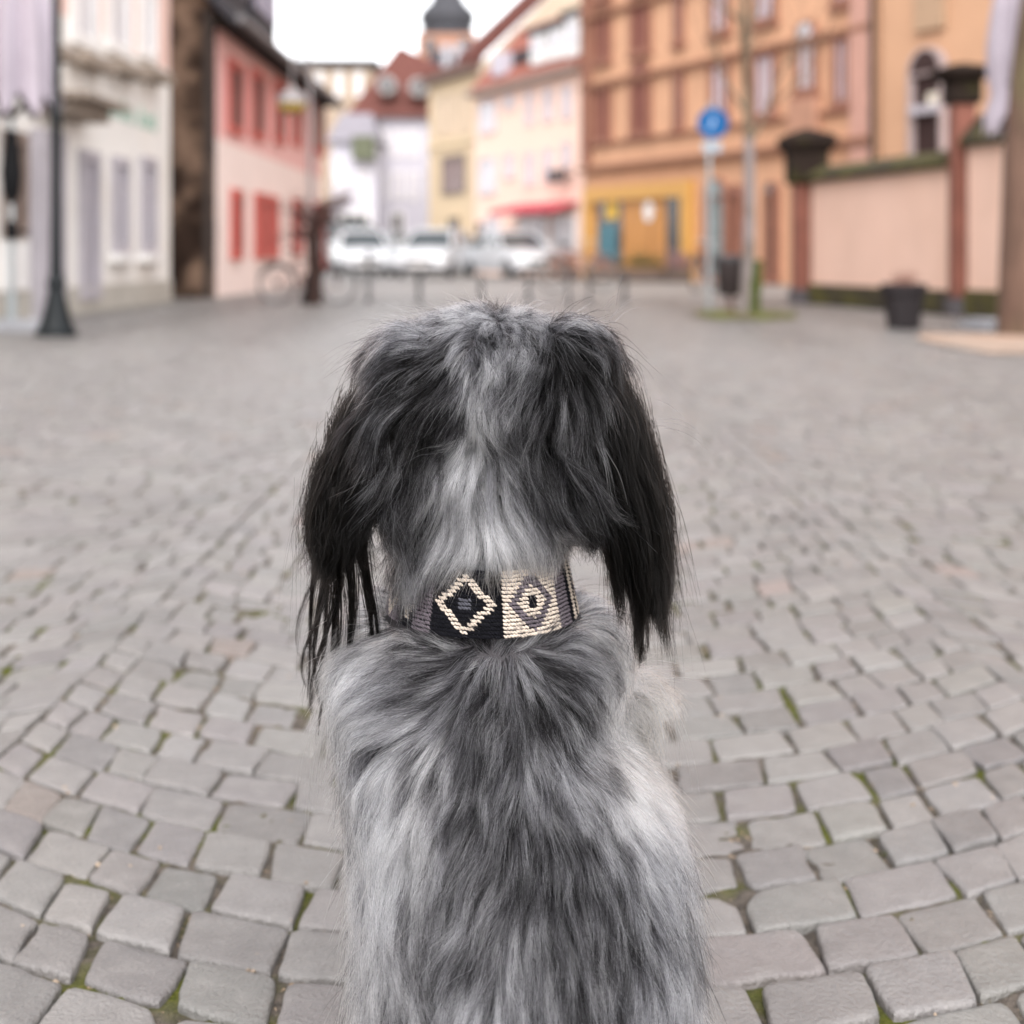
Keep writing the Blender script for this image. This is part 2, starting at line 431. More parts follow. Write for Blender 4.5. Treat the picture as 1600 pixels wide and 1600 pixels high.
glass = mat('window_glass', (0.30, 0.29, 0.32), rough=0.08, var=0.3, scale=0.8, spec=0.8)
dglass = mat('dark_window_glass', (0.035, 0.035, 0.04), rough=0.12, var=0.4, scale=0.8, spec=0.7)
curtain = mat('curtained_glass', (0.55, 0.53, 0.56), rough=0.2, var=0.3, scale=2, spec=0.6)
white = mat('white_paint', (0.80, 0.78, 0.76), rough=0.6, var=0.06)
slate = mat('slate', (0.045, 0.042, 0.048), spec=0.2, rough=0.7, var=0.3, scale=5, bump=0.4, bscale=14)
tile = mat('red_roof_tile', (0.135, 0.055, 0.046), spec=0.15, rough=0.9, var=0.3, scale=6, bump=0.6, bscale=10)
zinc = mat('zinc_gutter', (0.16, 0.155, 0.16), rough=0.5, var=0.2, metal=0.3)
sand = mat('red_sandstone', (0.30, 0.135, 0.085), rough=0.85, var=0.25, scale=4, bump=0.3, bscale=25)

# 1 --- white house, left -----------------------------------------------------------------
F = Facade(-5.4, 24.25, 0.0, -1.0, 1)      # s runs towards the camera
h = empty('white_house', (-5.4, 20, 0), 'white corner house with pink upper storey and green lettering behind the left lamp post', 'house')
wm = mat('white_render', (0.80, 0.77, 0.73), rough=0.9, var=0.07, scale=1.2, bump=0.15, bscale=30, col2=(0.74, 0.69, 0.62), c2scale=0.9, c2lo=0.5, c2hi=0.75)
pk = mat('rose_render', (0.80, 0.56, 0.49), rough=0.9, var=0.07, scale=1.2, bump=0.1, bscale=30)
lilac = mat('lilac_stone', (0.42, 0.39, 0.42), rough=0.85, var=0.12, scale=3)
shade = mat('brown_sill_stone', (0.30, 0.245, 0.20), rough=0.9, var=0.2)
body(F, 0, 13, 0.34, 3.62, 7, 'wall', wm, h)
body(F, 0, 13, 3.62, 7.6, 7, 'upper_wall', pk, h, -0.004)
F.part('plinth', mat('plinth_stone', (0.45, 0.42, 0.37), rough=0.9, var=0.2), h, -0.02, 13, 0, 0.34, -7, 0.03)
gable_roof(F, 0, 13, 7.7, 7, 4.2, slate, h)
F.part('eaves', shade, h, -0.1, 13, 7.45, 7.62, -0.1, 0.3)
for (u0, u1) in ((214, 240), (163, 200), (108, 148), (62, 84)):
    F.window(h, u0, u1, -70, 96+(245-u1)*-0.22, white, curtain, fw=0.16, mull=1, trans=1)
    a0, a1 = sorted((F.s(u0-4), F.s(u1+4))); zz = F.z(98+(245-u1)*-0.22+18, (u0+u1)/2)
    F.part('window_ledge', shade, h, a0, a1, zz-0.10, zz+0.04, 0.003, 0.28)
for (u0, u1) in ((217, 240), (172, 197)):
    F.window(h, u0, u1, 246, 396, lilac, glass, fw=0.13, mull=1, trans=1, sill=white)
dr = F.window(h, 121, 151, 236, 468, lilac, mat('grey_door_paint', (0.34, 0.32, 0.36), rough=0.5), fw=0.14, mull=1, trans=1, name='door')
a0, a1 = sorted((F.s(52), F.s(128))); zz = F.z(165, 95)
c = MB(); F.box(c, a0, a1, zz, zz+0.07, 0.0, 0.62); F.box(c, a0+0.2, a1-0.2, zz-0.16, zz-0.003, 0.0, 0.4); c.build('door_canopy', shade, h)
a0, a1 = sorted((F.s(46), F.s(84)))
F.part('pilaster', lilac, h, a0, a1, 0.0, F.z(205, 65), 0.003, 0.16)
F.window(h, 2, 36, 205, 372, mat('brown_wood', (0.24, 0.18, 0.15), rough=0.7), mat('brown_glass', (0.14, 0.10, 0.085), rough=0.3), fw=0.14, mull=1)
a0, a1 = sorted((F.s(0), F.s(38))); F.part('door_panel', white, h, a0, a1, 0.36, F.z(378, 18), 0.003, 0.06)
# faded green lettering, too blurred in the photograph to read as more than strokes
x = F.s(243); green = mat('green_lettering', (0.30, 0.52, 0.42), rough=0.6)
zt = F.z(193, 205)
random.seed(5)
end = F.s(166); n = 12; w = (end-x)/n
for i in range(n):
    if i == 5: continue
    lt = MB(); a = x+i*w; hh = 0.20 if i % 4 else 0.29
    F.box(lt, a+0.02, a+0.055, zt, zt+hh, 0.003, 0.02)
    if i % 2: F.box(lt, a+0.056, a+w-0.055, zt+hh-0.04, zt+hh, 0.003, 0.02)
    else: F.box(lt, a+0.056, a+w-0.08, zt, zt+0.035, 0.003, 0.02)
    if i % 3: F.box(lt, a+0.056, a+w-0.08, zt+0.08, zt+0.115, 0.003, 0.02)
    lt.build('letter', green, h)

# 2 --- pink cottage with red windows ----------------------------------------------------------
X2 = -5.02
F = Facade(X2, 26.0, 0.0, 1.0, -1)
h = empty('pink_cottage', (X2, 33, 0), 'low pink cottage with red framed windows, dark slate roof and weathered brown gable', 'house')
pw = mat('pale_pink_render', (0.82, 0.68, 0.63), rough=0.9, var=0.06, scale=1.5, bump=0.12, bscale=30)
pu = mat('pink_render', (0.76, 0.45, 0.42), rough=0.9, var=0.07, scale=1.5, bump=0.12, bscale=30)
redw = mat('red_frame_paint', (0.50, 0.10, 0.08), rough=0.6, var=0.12)
L2 = 14.6; EV = 4.95
body(F, 0.16, L2, 0, 2.72, 7, 'lower_wall', pw, h); body(F, 0.16, L2, 2.72, EV, 7, 'upper_wall', pu, h, -0.003)
gm = mat('weathered_gable', (0.032, 0.020, 0.015), spec=0.05, rough=0.95, var=0.5, scale=2.5, bump=1.0, bscale=7, col2=(0.20, 0.13, 0.092), c2scale=1.5, c2lo=0.47, c2hi=0.64)
g = MB()
g.prism([Vector((X2-0.02, 25.86, 0)), Vector((X2-7, 25.86, 0)), Vector((X2-7, 25.86, EV)), Vector((X2-3.5, 25.86, EV+3.3)), Vector((X2-0.02, 25.86, EV))], (0, 0, 0), (0, 0.29, 0))
g.build('gable_wall', gm, h)
tb = MB()
for x0, x1, z0, z1 in ((X2-0.16, X2-0.03, 0, EV-0.1), (X2-0.9, X2-0.72, 0, EV-0.1)):
    tb.box(x0, x1, 25.80, 25.857, z0, z1)
tb.build('gable_timber', mat('dark_timber', (0.045, 0.033, 0.028), rough=0.9, var=0.3, scale=8), h)
gable_roof(F, -0.1, L2, EV, 7, 3.35, slate, h, over=0.42)
gt = MB(); gt.tube([F.at(-0.4, EV-0.28, 0.50), F.at(L2+0.3, EV-0.28, 0.50)], 0.075, 10); gt.build('gutter', zinc, h)
F.part('soffit', mat('soffit_wood', (0.03, 0.024, 0.021), spec=0.1, rough=0.9), h, -0.1, L2, EV-0.34, EV-0.2, 0.003, 0.40)
dk = mat('dark_red_pane', (0.025, 0.007, 0.007), spec=0.25, rough=0.35, var=0.3)
for (u0, u1, v0, v1) in ((354, 377, 96, 210), (391, 411, 112, 218), (427, 442, 128, 225), (456, 468, 150, 228), (487, 505, 150, 240)):
    F.window(h, u0, u1, v0, v1, redw, dk, fw=0.13, mull=0, trans=0)
for (u0, u1, v0, v1) in ((359, 376, 296, 406), (396, 432, 304, 404), (456, 470, 312, 398)):
    F.window(h, u0, u1, v0, v1, redw, mat('red_shutter_paint', (0.40, 0.075, 0.06), rough=0.6) if u0 == 396 else dk, fw=0.15, mull=1)
F.window(h, 489, 505, 318, 430, redw, dk, fw=0.15, mull=0, name='door')
for (s0, s1) in ((1.0, 3.9), (4.7, 7.6)):      # dormers
    d = MB(); F.box(d, s0, s1, EV+0.25, EV+2.5, -2.2, -0.15); dm = d.build('dormer', slate, h)
    for k in range(3):
        c = s0+(k+0.5)*(s1-s0)/3
        w = MB(); F.box(w, c-0.36, c+0.36, EV+0.75, EV+2.1, -0.147, -0.11); w.build('dormer_window', mat('lilac_frame', (0.30, 0.28, 0.36), rough=0.5), dm)
    r = MB(); F.box(r, s0-0.15, s1+0.15, EV+2.503, EV+2.7, -2.3, 0.05); r.build('dormer_roof', zinc, dm)

# 3 --- far houses closing the street -------------------------------------------------------------
def front(Yf, u0, u1, v1, name, label, wall, depth=8, cat='house', group=None):
    """a house front square to the view at distance Yf"""
    f = Facade(gx(u0, Yf), Yf, 1.0, 0.0, -1); L = gx(u1, Yf)-gx(u0, Yf)
    e = empty(name, (gx((u0+u1)/2, Yf), Yf, 0), label, cat, group); z1 = gz(v1, Yf)
    body(f, 0, L, 0, z1, depth, 'wall', wall, e)
    return f, e, L, z1
ww = mat('white_house_render', (0.56, 0.54, 0.60), rough=0.9, var=0.06)
F, h, L, z1 = front(66, 588, 672, 182, 'tiled_white_house', 'tall white house with steep red tiled roof and round attic windows at the street end', ww, 10)
zr = gz(80, 66)+0.45
r = MB(); zo = gz(183, 66)
r.prism([F.at(-1.35, zo, 0.5), F.at(L+0.3, zo, 0.5), F.at(L+0.3, zr-0.4, -4.0), F.at(0.8, zr, -4.0)], (0, 0, 0), (0, 0.25, 0.0)) if False else None
# steep roof: front slope as a solid wedge
A, B, C_, D_ = F.at(-1.3, zo, 0.45), F.at(L+0.5, zo, 0.45), F.at(L+0.5, zr-0.9, -2.2), F.at(gx(618, 66)-gx(588, 66), zr+0.1, -2.2)
A2, B2 = F.at(-1.3, zo, -9.8), F.at(L+0.5, zo, -9.8)
r.add([A, B, C_, D_, A2, B2, F.at(L+0.5, zr-0.9, -7.5), F.at(gx(618, 66)-gx(588, 66), zr+0.1, -7.5)],
      [(0,1,2,3), (5,4,7,6), (0,3,7,4), (1,5,6,2), (3,2,6,7), (0,4,5,1)])
r.build('roof', tile, h)
for u, v in ((606, 135), (655, 138)):
    d = MB(); y0, zc, xc = 65.3, gz(v, 66), gx(u, 66)
    pts = [(xc+0.40*math.cos(k*math.pi/8), y0, zc+0.40*math.sin(k*math.pi/8)) for k in range(16)]
    d.prism([Vector(p) for p in pts], (0, 0, 0), (0, 1.6, 0)); w = d.build('attic_window', mat('grey_attic_frame', (0.33, 0.31, 0.30), rough=0.7), h)
    d = MB(); d.prism([Vector((xc+0.26*math.cos(k*math.pi/8), y0-0.03, zc+0.26*math.sin(k*math.pi/8))) for k in range(16)], (0, 0, 0), (0, 0.026, 0)); d.build('pane', dglass, w)
lil = mat('lilac_shutter', (0.50, 0.46, 0.54), rough=0.7)
for u in (598, 622, 646):
    for v0, v1 in ((205, 245), (268, 312)):
        F.window(h, u-8, u+8, v0, v1, white, lil, fw=0.1, mull=1)
F.window(h, 610, 632, 330, 400, white, dglass, fw=0.1, mull=1, name='door')
F, h, L, z1 = front(62, 518, 588, 222, 'grey_mansard_house', 'white house with grey mansard roof and dark green bay just beyond the pink cottage', ww, 9)
r = MB(); r.add([F.at(-0.2, z1, 0.35), F.at(L+0.15, z1, 0.35), F.at(L-0.3, z1+1.25, -1.0), F.at(0.3, z1+1.25, -1.0), F.at(-0.2, z1, -9), F.at(L+0.15, z1, -9), F.at(L-0.3, z1+1.25, -8), F.at(0.3, z1+1.25, -8)],
              [(0,1,2,3), (5,4,7,6), (0,3,7,4), (1,5,6,2), (3,2,6,7), (0,4,5,1)])
r.build('roof', mat('grey_mansard', (0.22, 0.205, 0.23), rough=0.7, var=0.15), h)
bx = MB(); F.box(bx, gx(553, 62)-gx(518, 62), L-0.02, gz(250, 62), gz(214, 62), 0.003, 0.7); bx.build('bay', mat('olive_bay', (0.10, 0.11, 0.065), rough=0.6, var=0.2), h)
for u in (533, 566):
    F.window(h, u-9, u+9, 268, 318, white, lil, fw=0.1)
F.window(h, 528, 580, 330, 385, white, dglass, fw=0.12, mull=2, name='shop_window')
bei = mat('beige_render', (0.36, 0.28, 0.21), rough=0.9, var=0.1)
F, h, L, z1 = front(80, 466, 582, 104, 'beige_house', 'tall beige house with flat grey roof edge rising behind the grey mansard house', bei, 8)
F.part('roof', slate, h, -0.3, L+0.3, z1, z1+0.35, -8.3, 0.3)
for u in (500, 530, 560): F.window(h, u-6, u+6, 112, 150, white, glass, fw=0.1)

# church tower with onion dome
tx, ty = gx(699, 108), 108.0; px = ty/FPX*1.10
h = empty('church_tower', (tx, ty, 0), 'church tower with dark onion dome rising behind the yellow house', 'tower')
b = MB(); hw = 40*px; b.box(tx-hw, tx+hw, ty-hw, ty+hw, 0, gz(58, ty)); b.build('shaft', mat('tower_render', (0.33, 0.175, 0.12), rough=0.9, var=0.12), h)
prof = [(38*px, gz(60, ty)), (39*px, gz(50, ty)), (35*px, gz(46, ty)), (38*px, gz(37, ty)), (40*px, gz(29, ty)), (39*px, gz(21, ty)), (33*px, gz(13, ty)), (26*px, gz(6, ty)), (21*px, gz(-3, ty)), (18*px, gz(-14, ty)), (15*px, gz(-60, ty)), (18*px, gz(-64, ty)), (8*px, gz(-90, ty)), (1*px, gz(-150, ty))]
b = MB(); b.lathe(tx, ty, prof, 16); b.build('dome', mat('dome_slate', (0.055, 0.055, 0.062), spec=0.2, rough=0.6, var=0.2), h, True)
for u in (672, 726):
    b = MB(); x = gx(u, ty-hw); b.box(x-0.35, x+0.35, ty-hw-0.08, ty-hw-0.003, gz(88, ty), gz(66, ty)); b.build('belfry_window', dglass, h)
dm = empty('dormer_roof_house', (gx(718, 90), 90, 0), 'grey roofed house with white dormers in front of the church tower', 'house')
f = Facade(gx(672, 90), 90, 1, 0, -1); L = gx(748, 90)-gx(672, 90)
body(f, 0, L, 0, gz(112, 90), 7, 'wall', bei, dm)
r = MB(); r.prism([f.at(-0.2, gz(114, 90), 0.3), f.at(-0.2, gz(66, 90), -3.5), f.at(-0.2, gz(114, 90), -7.3)], (0, 0, 0), f.d*(L+0.4)); r.build('roof', slate, dm)
for u in (697, 716, 736):
    q = MB(); q.box(gx(u-6, 90), gx(u+6, 90), 89.75, 92.5, gz(106, 90), gz(70, 90)); w = q.build('dormer', mat('grey_dormer', (0.40, 0.38, 0.40), rough=0.7), dm)
    q = MB(); q.box(gx(u-3.5, 90), gx(u+3.5, 90), 89.71, 89.747, gz(102, 90), gz(76, 90)); q.build('pane', glass, w)

# 4 --- yellow house and its tall gable -----------------------------------------------------------
DS = -0.42
F = Facade(gx(746, 56), 56.0, DS, 1.0, 1)
h = empty('yellow_house', (gx(710, 60), 60, 0), 'pale yellow house with tall cream gable showing above the pink house', 'house')
yw = mat('yellow_render', (0.62, 0.48, 0.32), rough=0.9, var=0.06); cg = mat('cream_render', (0.55, 0.46, 0.35), rough=0.9, var=0.05)
a1 = F.s(670); zE = F.z(118, 700)
body(F, 0, a1, 0, zE, 9, 'wall', yw, h)
F.part('eaves', mat('brown_eaves', (0.15, 0.10, 0.08), rough=0.8), h, -0.2, a1+0.1, zE-0.2, zE+0.05, -0.05, 0.35)
F.part('string_course', mat('pale_yellow_trim', (0.70, 0.56, 0.38), rough=0.9), h, 0, a1, F.z(228, 700), F.z(220, 700), 0.003, 0.10)
g = MB(); zt = zE+6.2
g.prism([F.at(-0.02, zE-0.5, -0.02), F.at(-0.02, zE+0.0, -0.02), F.at(-0.02, zt+0.17, -6.5), F.at(-0.02, zE+0.0, -13), F.at(-0.02, zE-0.5, -13)], (0, 0, 0), F.d*-0.25); g.build('gable', cg, h)
r = MB(); r.prism([F.at(-0.2, zE-0.1, 0.3), F.at(-0.2, zE+0.5, 0.3), F.at(-0.2, zt+0.65, -6.5), F.at(-0.2, zE+0.5, -13.3), F.at(-0.2, zE-0.1, -13.3), F.at(-0.2, zt+0.05, -6.5)], (0, 0, 0), F.d*1.5); F.box(r, 1.32, a1, zE+0.053, zE+0.25, -9, 0.3); r.build('roof', tile, h)
c = MB(); p = F.at(1.6, 0, -4.3); c.box(p.x-0.45, p.x+0.45, p.y-0.45, p.y+0.45, zE+3.5, zE+7.6); c.build('chimney', sand, h)
for (u0, u1, v0, v1) in ((685, 697, 148, 215), (703, 715, 146, 214), (722, 734, 142, 212)):
    F.window(h, u0, u1, v0, v1, mat('beige_frame', (0.60, 0.48, 0.36), rough=0.7), mat('beige_blind', (0.52, 0.42, 0.34), rough=0.6), fw=0.1)
F.window(h, 692, 728, 242, 304, mat('dark_frame', (0.18, 0.14, 0.12), rough=0.6), mat('brownish_glass', (0.26, 0.19, 0.18), rough=0.2), fw=0.14, mull=2)
F.window(h, 700, 722, 336, 400, yw, dglass, fw=0.1, mull=0, name='door')

# 5 --- pink house with red awning -----------------------------------------------------------------
F = Facade(gx(912, 46.3), 46.3, DS, 1.0, 1)
h = empty('salmon_house', (gx(830, 50), 50, 0), 'salmon pink house with white dormers and a red awning over its shop front', 'house')
sw = mat('salmon_render', (0.84, 0.61, 0.50), rough=0.9, var=0.06); pf = mat('pale_frame', (0.58, 0.50, 0.52), rough=0.6)
a1 = F.s(741); zE = F.z(118, 860)
body(F, 0.02, a1-0.03, 0, zE, 8, 'wall', sw, h)
F.part('eaves', mat('grey_brown_eaves', (0.26, 0.19, 0.16), rough=0.8), h, 0.03, a1-0.05, zE-0.12, zE+0.08, -0.05, 0.38)
r = MB(); r.prism([F.at(0.05, zE+0.08, 0.30), F.at(0.05, zE+2.4, -1.7), F.at(0.05, zE+2.4, -6), F.at(0.05, zE+0.08, -8.2)], (0, 0, 0), F.d*(a1-0.15)); r.build('roof', mat('orange_tile', (0.26, 0.085, 0.058), rough=0.85, var=0.2, scale=5, bump=0.4, bscale=10), h)
for (u0, u1, v0, v1) in ((833, 855, 52, 100), (862, 884, 42, 92), (888, 908, 24, 88)):
    um = (u0+u1)/2; b0, b1 = sorted((F.s(u0), F.s(u1))); z1, z0 = F.z(v0, um), F.z(v1, um)
    d = MB(); F.box(d, b0, b1, z0, z1, -2.6, 0.10); dm = d.build('dormer', white, h)
    d = MB(); F.box(d, b0+0.10, b1-0.10, z0+0.35, z1-0.2, 0.103, 0.125); d.build('pane', curtain, dm)
    d = MB(); F.box(d, b0-0.1, b1+0.1, z1+0.003, z1+0.16, -2.7, 0.25); d.build('dormer_roof', slate, dm)
b0, b1 = sorted((F.s(772), F.s(790))); d = MB(); F.box(d, b0, b1, F.z(118, 780), F.z(84, 780), -2.2, 0.1); d.build('dormer', mat('lilac_dormer', (0.52, 0.48, 0.54), rough=0.6), h)
b0, b1 = sorted((F.s(792), F.s(822))); d = MB(); F.box(d, b0, b1, F.z(96, 805), F.z(78, 805), -3.0, -0.2); d.build('dormer', slate, h)
for (u0, u1, v0, v1) in ((750, 776, 158, 208), (790, 804, 148, 172), (823, 834, 142, 196), (851, 864, 138, 190), (880, 894, 134, 186)):
    F.window(h, u0, u1, v0, v1, pf, curtain, fw=0.08)
for (u0, u1, v0, v1) in ((750, 776, 246, 304), (790, 804, 240, 280), (822, 836, 238, 290), (851, 864, 232, 286), (880, 893, 222, 262)):
    F.window(h, u0, u1, v0, v1, pf, curtain, fw=0.08)
F.window(h, 744, 757, 345, 400, sw, dglass, fw=0.06, mull=0, name='door')
F.window(h, 758, 782, 340, 398, pf, curtain, fw=0.1, mull=1, name='shop_window')
F.window(h, 812, 858, 338, 404, white, curtain, fw=0.1, mull=2, name='shop_window'); F.window(h, 864, 902, 336, 404, white, curtain, fw=0.1, mull=1, name='shop_window')
b0, b1 = sorted((F.s(806), F.s(904))); za = F.z(320, 860)
aw = MB(); aw.prism([F.at(b0, za+0.08, 0.02), F.at(b0, za-0.12, 0.95), F.at(b0, za-0.28, 0.95), F.at(b0, za-0.28, 0.90), F.at(b0, za+0.0, 0.02)], (0, 0, 0), F.d*(b1-b0)); aw.build('awning', mat('red_awning', (0.50, 0.06, 0.09), rough=0.8, var=0.1), h)
b0, b1 = sorted((F.s(872), F.s(898))); q = MB(); F.box(q, b0, b1, F.z(285, 885), F.z(266, 885), 0.3, 0.38); F.box(q, b0+0.1, b0+0.14, F.z(277, 885), F.z(274, 885), 0.003, 0.3); q.build('hanging_sign', mat('dark_sign', (0.05, 0.035, 0.035), rough=0.6), h)

# 6 --- orange sandstone block ------------------------------------------------------------------
F = Facade(gx(914, 45.8), 45.8, 0.45, -1.0, -1)
h = empty('orange_stone_building', (4.5, 41, 0), 'orange sandstone building with brown cornices and a yellow framed shop', 'building')
om = mat('orange_render', (0.61, 0.345, 0.21), rough=0.9, var=0.10, scale=1.5, bump=0.2, bscale=20)
bt = mat('brown_stone_trim', (0.26, 0.12, 0.082), spec=0.2, rough=0.85, var=0.2, scale=3)
a1 = F.s(1368)
body(F, 0, a1, 0, 13, 9, 'wall', om, h)
zc = lambda v: F.z(v, 919)
for k, (vv, hgt, out) in enumerate(((266, 0.16, 0.22), (229, 0.10, 0.10), (137, 0.14, 0.16), (30, 0.15, 0.18), (-76, 0.2, 0.2))):
    z = zc(vv)
    F.part('cornice', mat('cornice_stone', (0.25, 0.125, 0.08), rough=0.9, var=0.2, scale=3, spec=0.15), h, -0.08, a1, z-hgt/2, z+hgt/2, 0.003+0.001*k, out)
gable_roof(F, 0, a1, 13.0, 9, 4, slate, h)
F.part('corner_pilaster', bt, h, -0.05, 0.42, 3.4, 13, 0.0035, 0.12)
a, a2 = F.s(1335), a1; F.part('corner_pilaster', mat('pink_stone', (0.50, 0.28, 0.22), rough=0.9, var=0.15), h, a, a2, 0, 13, 0.0045, 0.14)
rw = mat('reddish_blind', (0.20, 0.075, 0.062), spec=0.2, rough=0.8, var=0.15); lw = mat('lilac_glass', (0.54, 0.49, 0.54), rough=0.25, var=0.2)
Z1, Z2, Z3 = zc(224), zc(104), zc(4)
def row(z0, hgt):
    for (u0, u1, fr, pn, mull, arch) in ((931, 957, bt, rw, 1, False), (988, 1019, bt, rw, 1, True), (1056, 1070, bt, lw, 0, False), (1112, 1142, bt, lw, 1, False), (1180, 1216, bt, lw, 1, False), (1304, 1334, bt, lw, 1, False)):
        b0, b1 = sorted((F.s(u0), F.s(u1)))
        F.window_at(h, b0, b1, z0, z0+hgt, fr, pn, fw=0.13, mull=mull, arch=arch, proud=0.12, sill=bt)
row(Z1, 1.62); row(Z2, 1.72); row(Z3, 1.7); row(zc(-110), 1.7)
for z0 in (F.z(146, 1262), ): 
    b0, b1 = sorted((F.s(1247), F.s(1280))); F.window_at(h, b0, b1, z0, z0+1.35, bt, curtain, fw=0.12, arch=True, proud=0.12, sill=bt)
    F.part('oriel_base', mat('oriel_stone', (0.42, 0.225, 0.15), rough=0.9, var=0.15), h, b0-0.1, b1+0.1, z0-0.9, z0-0.14, 0.003, 0.22)
# ground floor: yellow shop front
yel = mat('yellow_shopfront', (0.55, 0.29, 0.065), rough=0.5, var=0.08); odoor = mat('orange_door', (0.50, 0.22, 0.05), rough=0.5, var=0.12)
s0, s1 = F.s(920), F.s(1086); zt = F.z(288, 1000)
sf = MB(); F.box(sf, s0, s0+0.42, 0, zt, 0.003, 0.2); F.box(sf, s1-0.46, s1, 0, zt, 0.003, 0.2); F.box(sf, s0+0.42, s1-0.46, zt-0.42, zt, 0.003, 0.2)
shop = sf.build('shopfront', yel, h)
def sp(name, m, u0, u1, v0, v1, d0, d1, par=shop):
    um = (u0+u1)/2; b0, b1 = sorted((F.s(u0), F.s(u1))); return F.part(name, m, par, b0, b1, max(0, F.z(v1, um)), F.z(v0, um), d0, d1)
sp('shop_window', dglass, 936, 974, 306, 415, 0.004, 0.05)
sp('shop_window', dglass, 1044, 1062, 302, 440, 0.004, 0.05)
sp('door', odoor, 976, 1042, 306, 442, 0.004, 0.07)
sp('door_groove', mat('door_groove', (0.25, 0.10, 0.03), rough=0.6), 1019, 1021, 330, 436, 0.072, 0.078)
sp('poster', mat('yellow_poster', (0.70, 0.42, 0.02), rough=0.5), 950, 967, 313, 342, 0.053, 0.06)
sp('poster', mat('teal_poster', (0.05, 0.16, 0.20), rough=0.5, var=0.4, scale=6), 938, 966, 350, 412, 0.053, 0.06)
cx = F.s(1018); rr = MB(); zz = F.z(330, 1018)
rr.prism([F.at(cx+0.24*math.cos(k*math.pi/9), zz+0.29*math.sin(k*math.pi/9), 0) for k in range(18)], F.n*0.08, F.n*0.11); rr.build('round_notice', white, shop)
# arched openings to the right of the shop
for (u0, u1, pn) in ((1106, 1140, mat('grey_green_glass', (0.16, 0.20, 0.20), rough=0.2, var=0.4, scale=3)), (1146, 1164, mat('red_brown_door', (0.17, 0.06, 0.045), rough=0.6)), (1200, 1220, dglass)):
    b0, b1 = sorted((F.s(u0), F.s(u1))); F.window_at(h, b0, b1, 0.05, 2.25, bt, pn, fw=0.12, mull=0, arch=True, proud=0.14, name='arched_opening')
dp = MB(); dp.tube([F.at(a1+0.05, 0, 0.12), F.at(a1+0.05, 13, 0.12)], 0.065, 10); dp.build('drainpipe', mat('dark_pipe', (0.03, 0.028, 0.025), spec=0.2, rough=0.6), h)
# plain orange house further right
p0 = F.at(a1+0.16, 0)
F = Facade(p0.x, p0.y, 0.45, -1.0, -1)
h = empty('plain_orange_house', (p0.x+1, p0.y-2, 0), 'plain orange house with one dark arched opening above the garden wall', 'house')
body(F, 0, 9.5, 0, 12.4, 9, 'wall', mat('apricot_render', (0.57, 0.335, 0.205), rough=0.9, var=0.06, scale=1.2), h, -0.02)
gable_roof(F, 0, 9.5, 12.4, 9, 4, slate, h)
b0, b1 = sorted((F.s(1426), F.s(1482)))
zA, zB = F.z(250, 1454), F.z(108, 1454)
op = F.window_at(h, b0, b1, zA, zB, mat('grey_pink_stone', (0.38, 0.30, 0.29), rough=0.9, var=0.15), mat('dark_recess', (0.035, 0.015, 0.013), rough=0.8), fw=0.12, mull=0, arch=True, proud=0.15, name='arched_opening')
q = MB(); F.box(q, b0+0.1, b1-0.1, zA+0.95, zA+1.12, 0.025, 0.2); q.build('sill', lilac, op)
q = MB(); F.box(q, b0+0.55, b1-0.1, zA+1.123, zB-0.5, 0.025, 0.08); q.build('curtain', mat('cream_curtain', (0.62, 0.56, 0.46), rough=0.9), op)
F.part('stone_surround', mat('brown_surround', (0.42, 0.28, 0.18), rough=0.9), h, b0+0.15, b1-0.05, zB+0.8, 12.2, 0.003, 0.1)

# 7 --- garden wall and its two sandstone pillars --------------------------------------------------
F = Facade(4.36, 23.1, 0.225, -1.0, -1)
h = empty('garden_wall', (5.0, 20, 0), 'salmon rendered garden wall with mossy coping between sandstone pillars', 'wall')
gwm = mat('garden_wall_render', (0.80, 0.55, 0.44), rough=0.92, var=0.07, scale=1.0, bump=0.2, bscale=25, col2=(0.74, 0.50, 0.39), c2scale=0.7, c2lo=0.45, c2hi=0.7)
moss = mat('mossy_stone', (0.045, 0.036, 0.020), rough=0.95, var=0.5, scale=6, bump=0.8, bscale=22, col2=(0.085, 0.076, 0.018), c2scale=2.4, c2lo=0.45, c2hi=0.62)
a1 = F.s(1488); a2 = F.s(1512); a3 = F.s(1800)
top = 1.80
w = MB(); F.box(w, 0.35, a1, 0.30, top, -0.32, 0); F.box(w, a2, a3, 0.32, top+0.22, -0.32, 0); w.build('wall', gwm, h)
w = MB(); F.box(w, 0.35, a1, 0, 0.30, -0.38, 0.06); F.box(w, a2, a3, 0, 0.32, -0.38, 0.06); w.build('plinth', moss, h, bevel=0.02)
w = MB()
for (c0, c1, t) in ((0.35, a1, top), (a2, a3, top+0.22)):
    w.prism([F.at(c0, t+0.003, 0.10), F.at(c0, t+0.09, 0.11), F.at(c0, t+(0.24 if c0 < 1 else 0.40), -0.16), F.at(c0, t+0.09, -0.43), F.at(c0, t+0.003, -0.42)], (0, 0, 0), F.d*(c1-c0))
w.build('coping', moss, h)
capm = mat('dark_cap_stone', (0.022, 0.015, 0.012), spec=0.1, rough=0.95, var=0.4, scale=7, bump=0.6, bscale=20, col2=(0.035, 0.032, 0.012), c2scale=3, c2lo=0.58, c2hi=0.7)
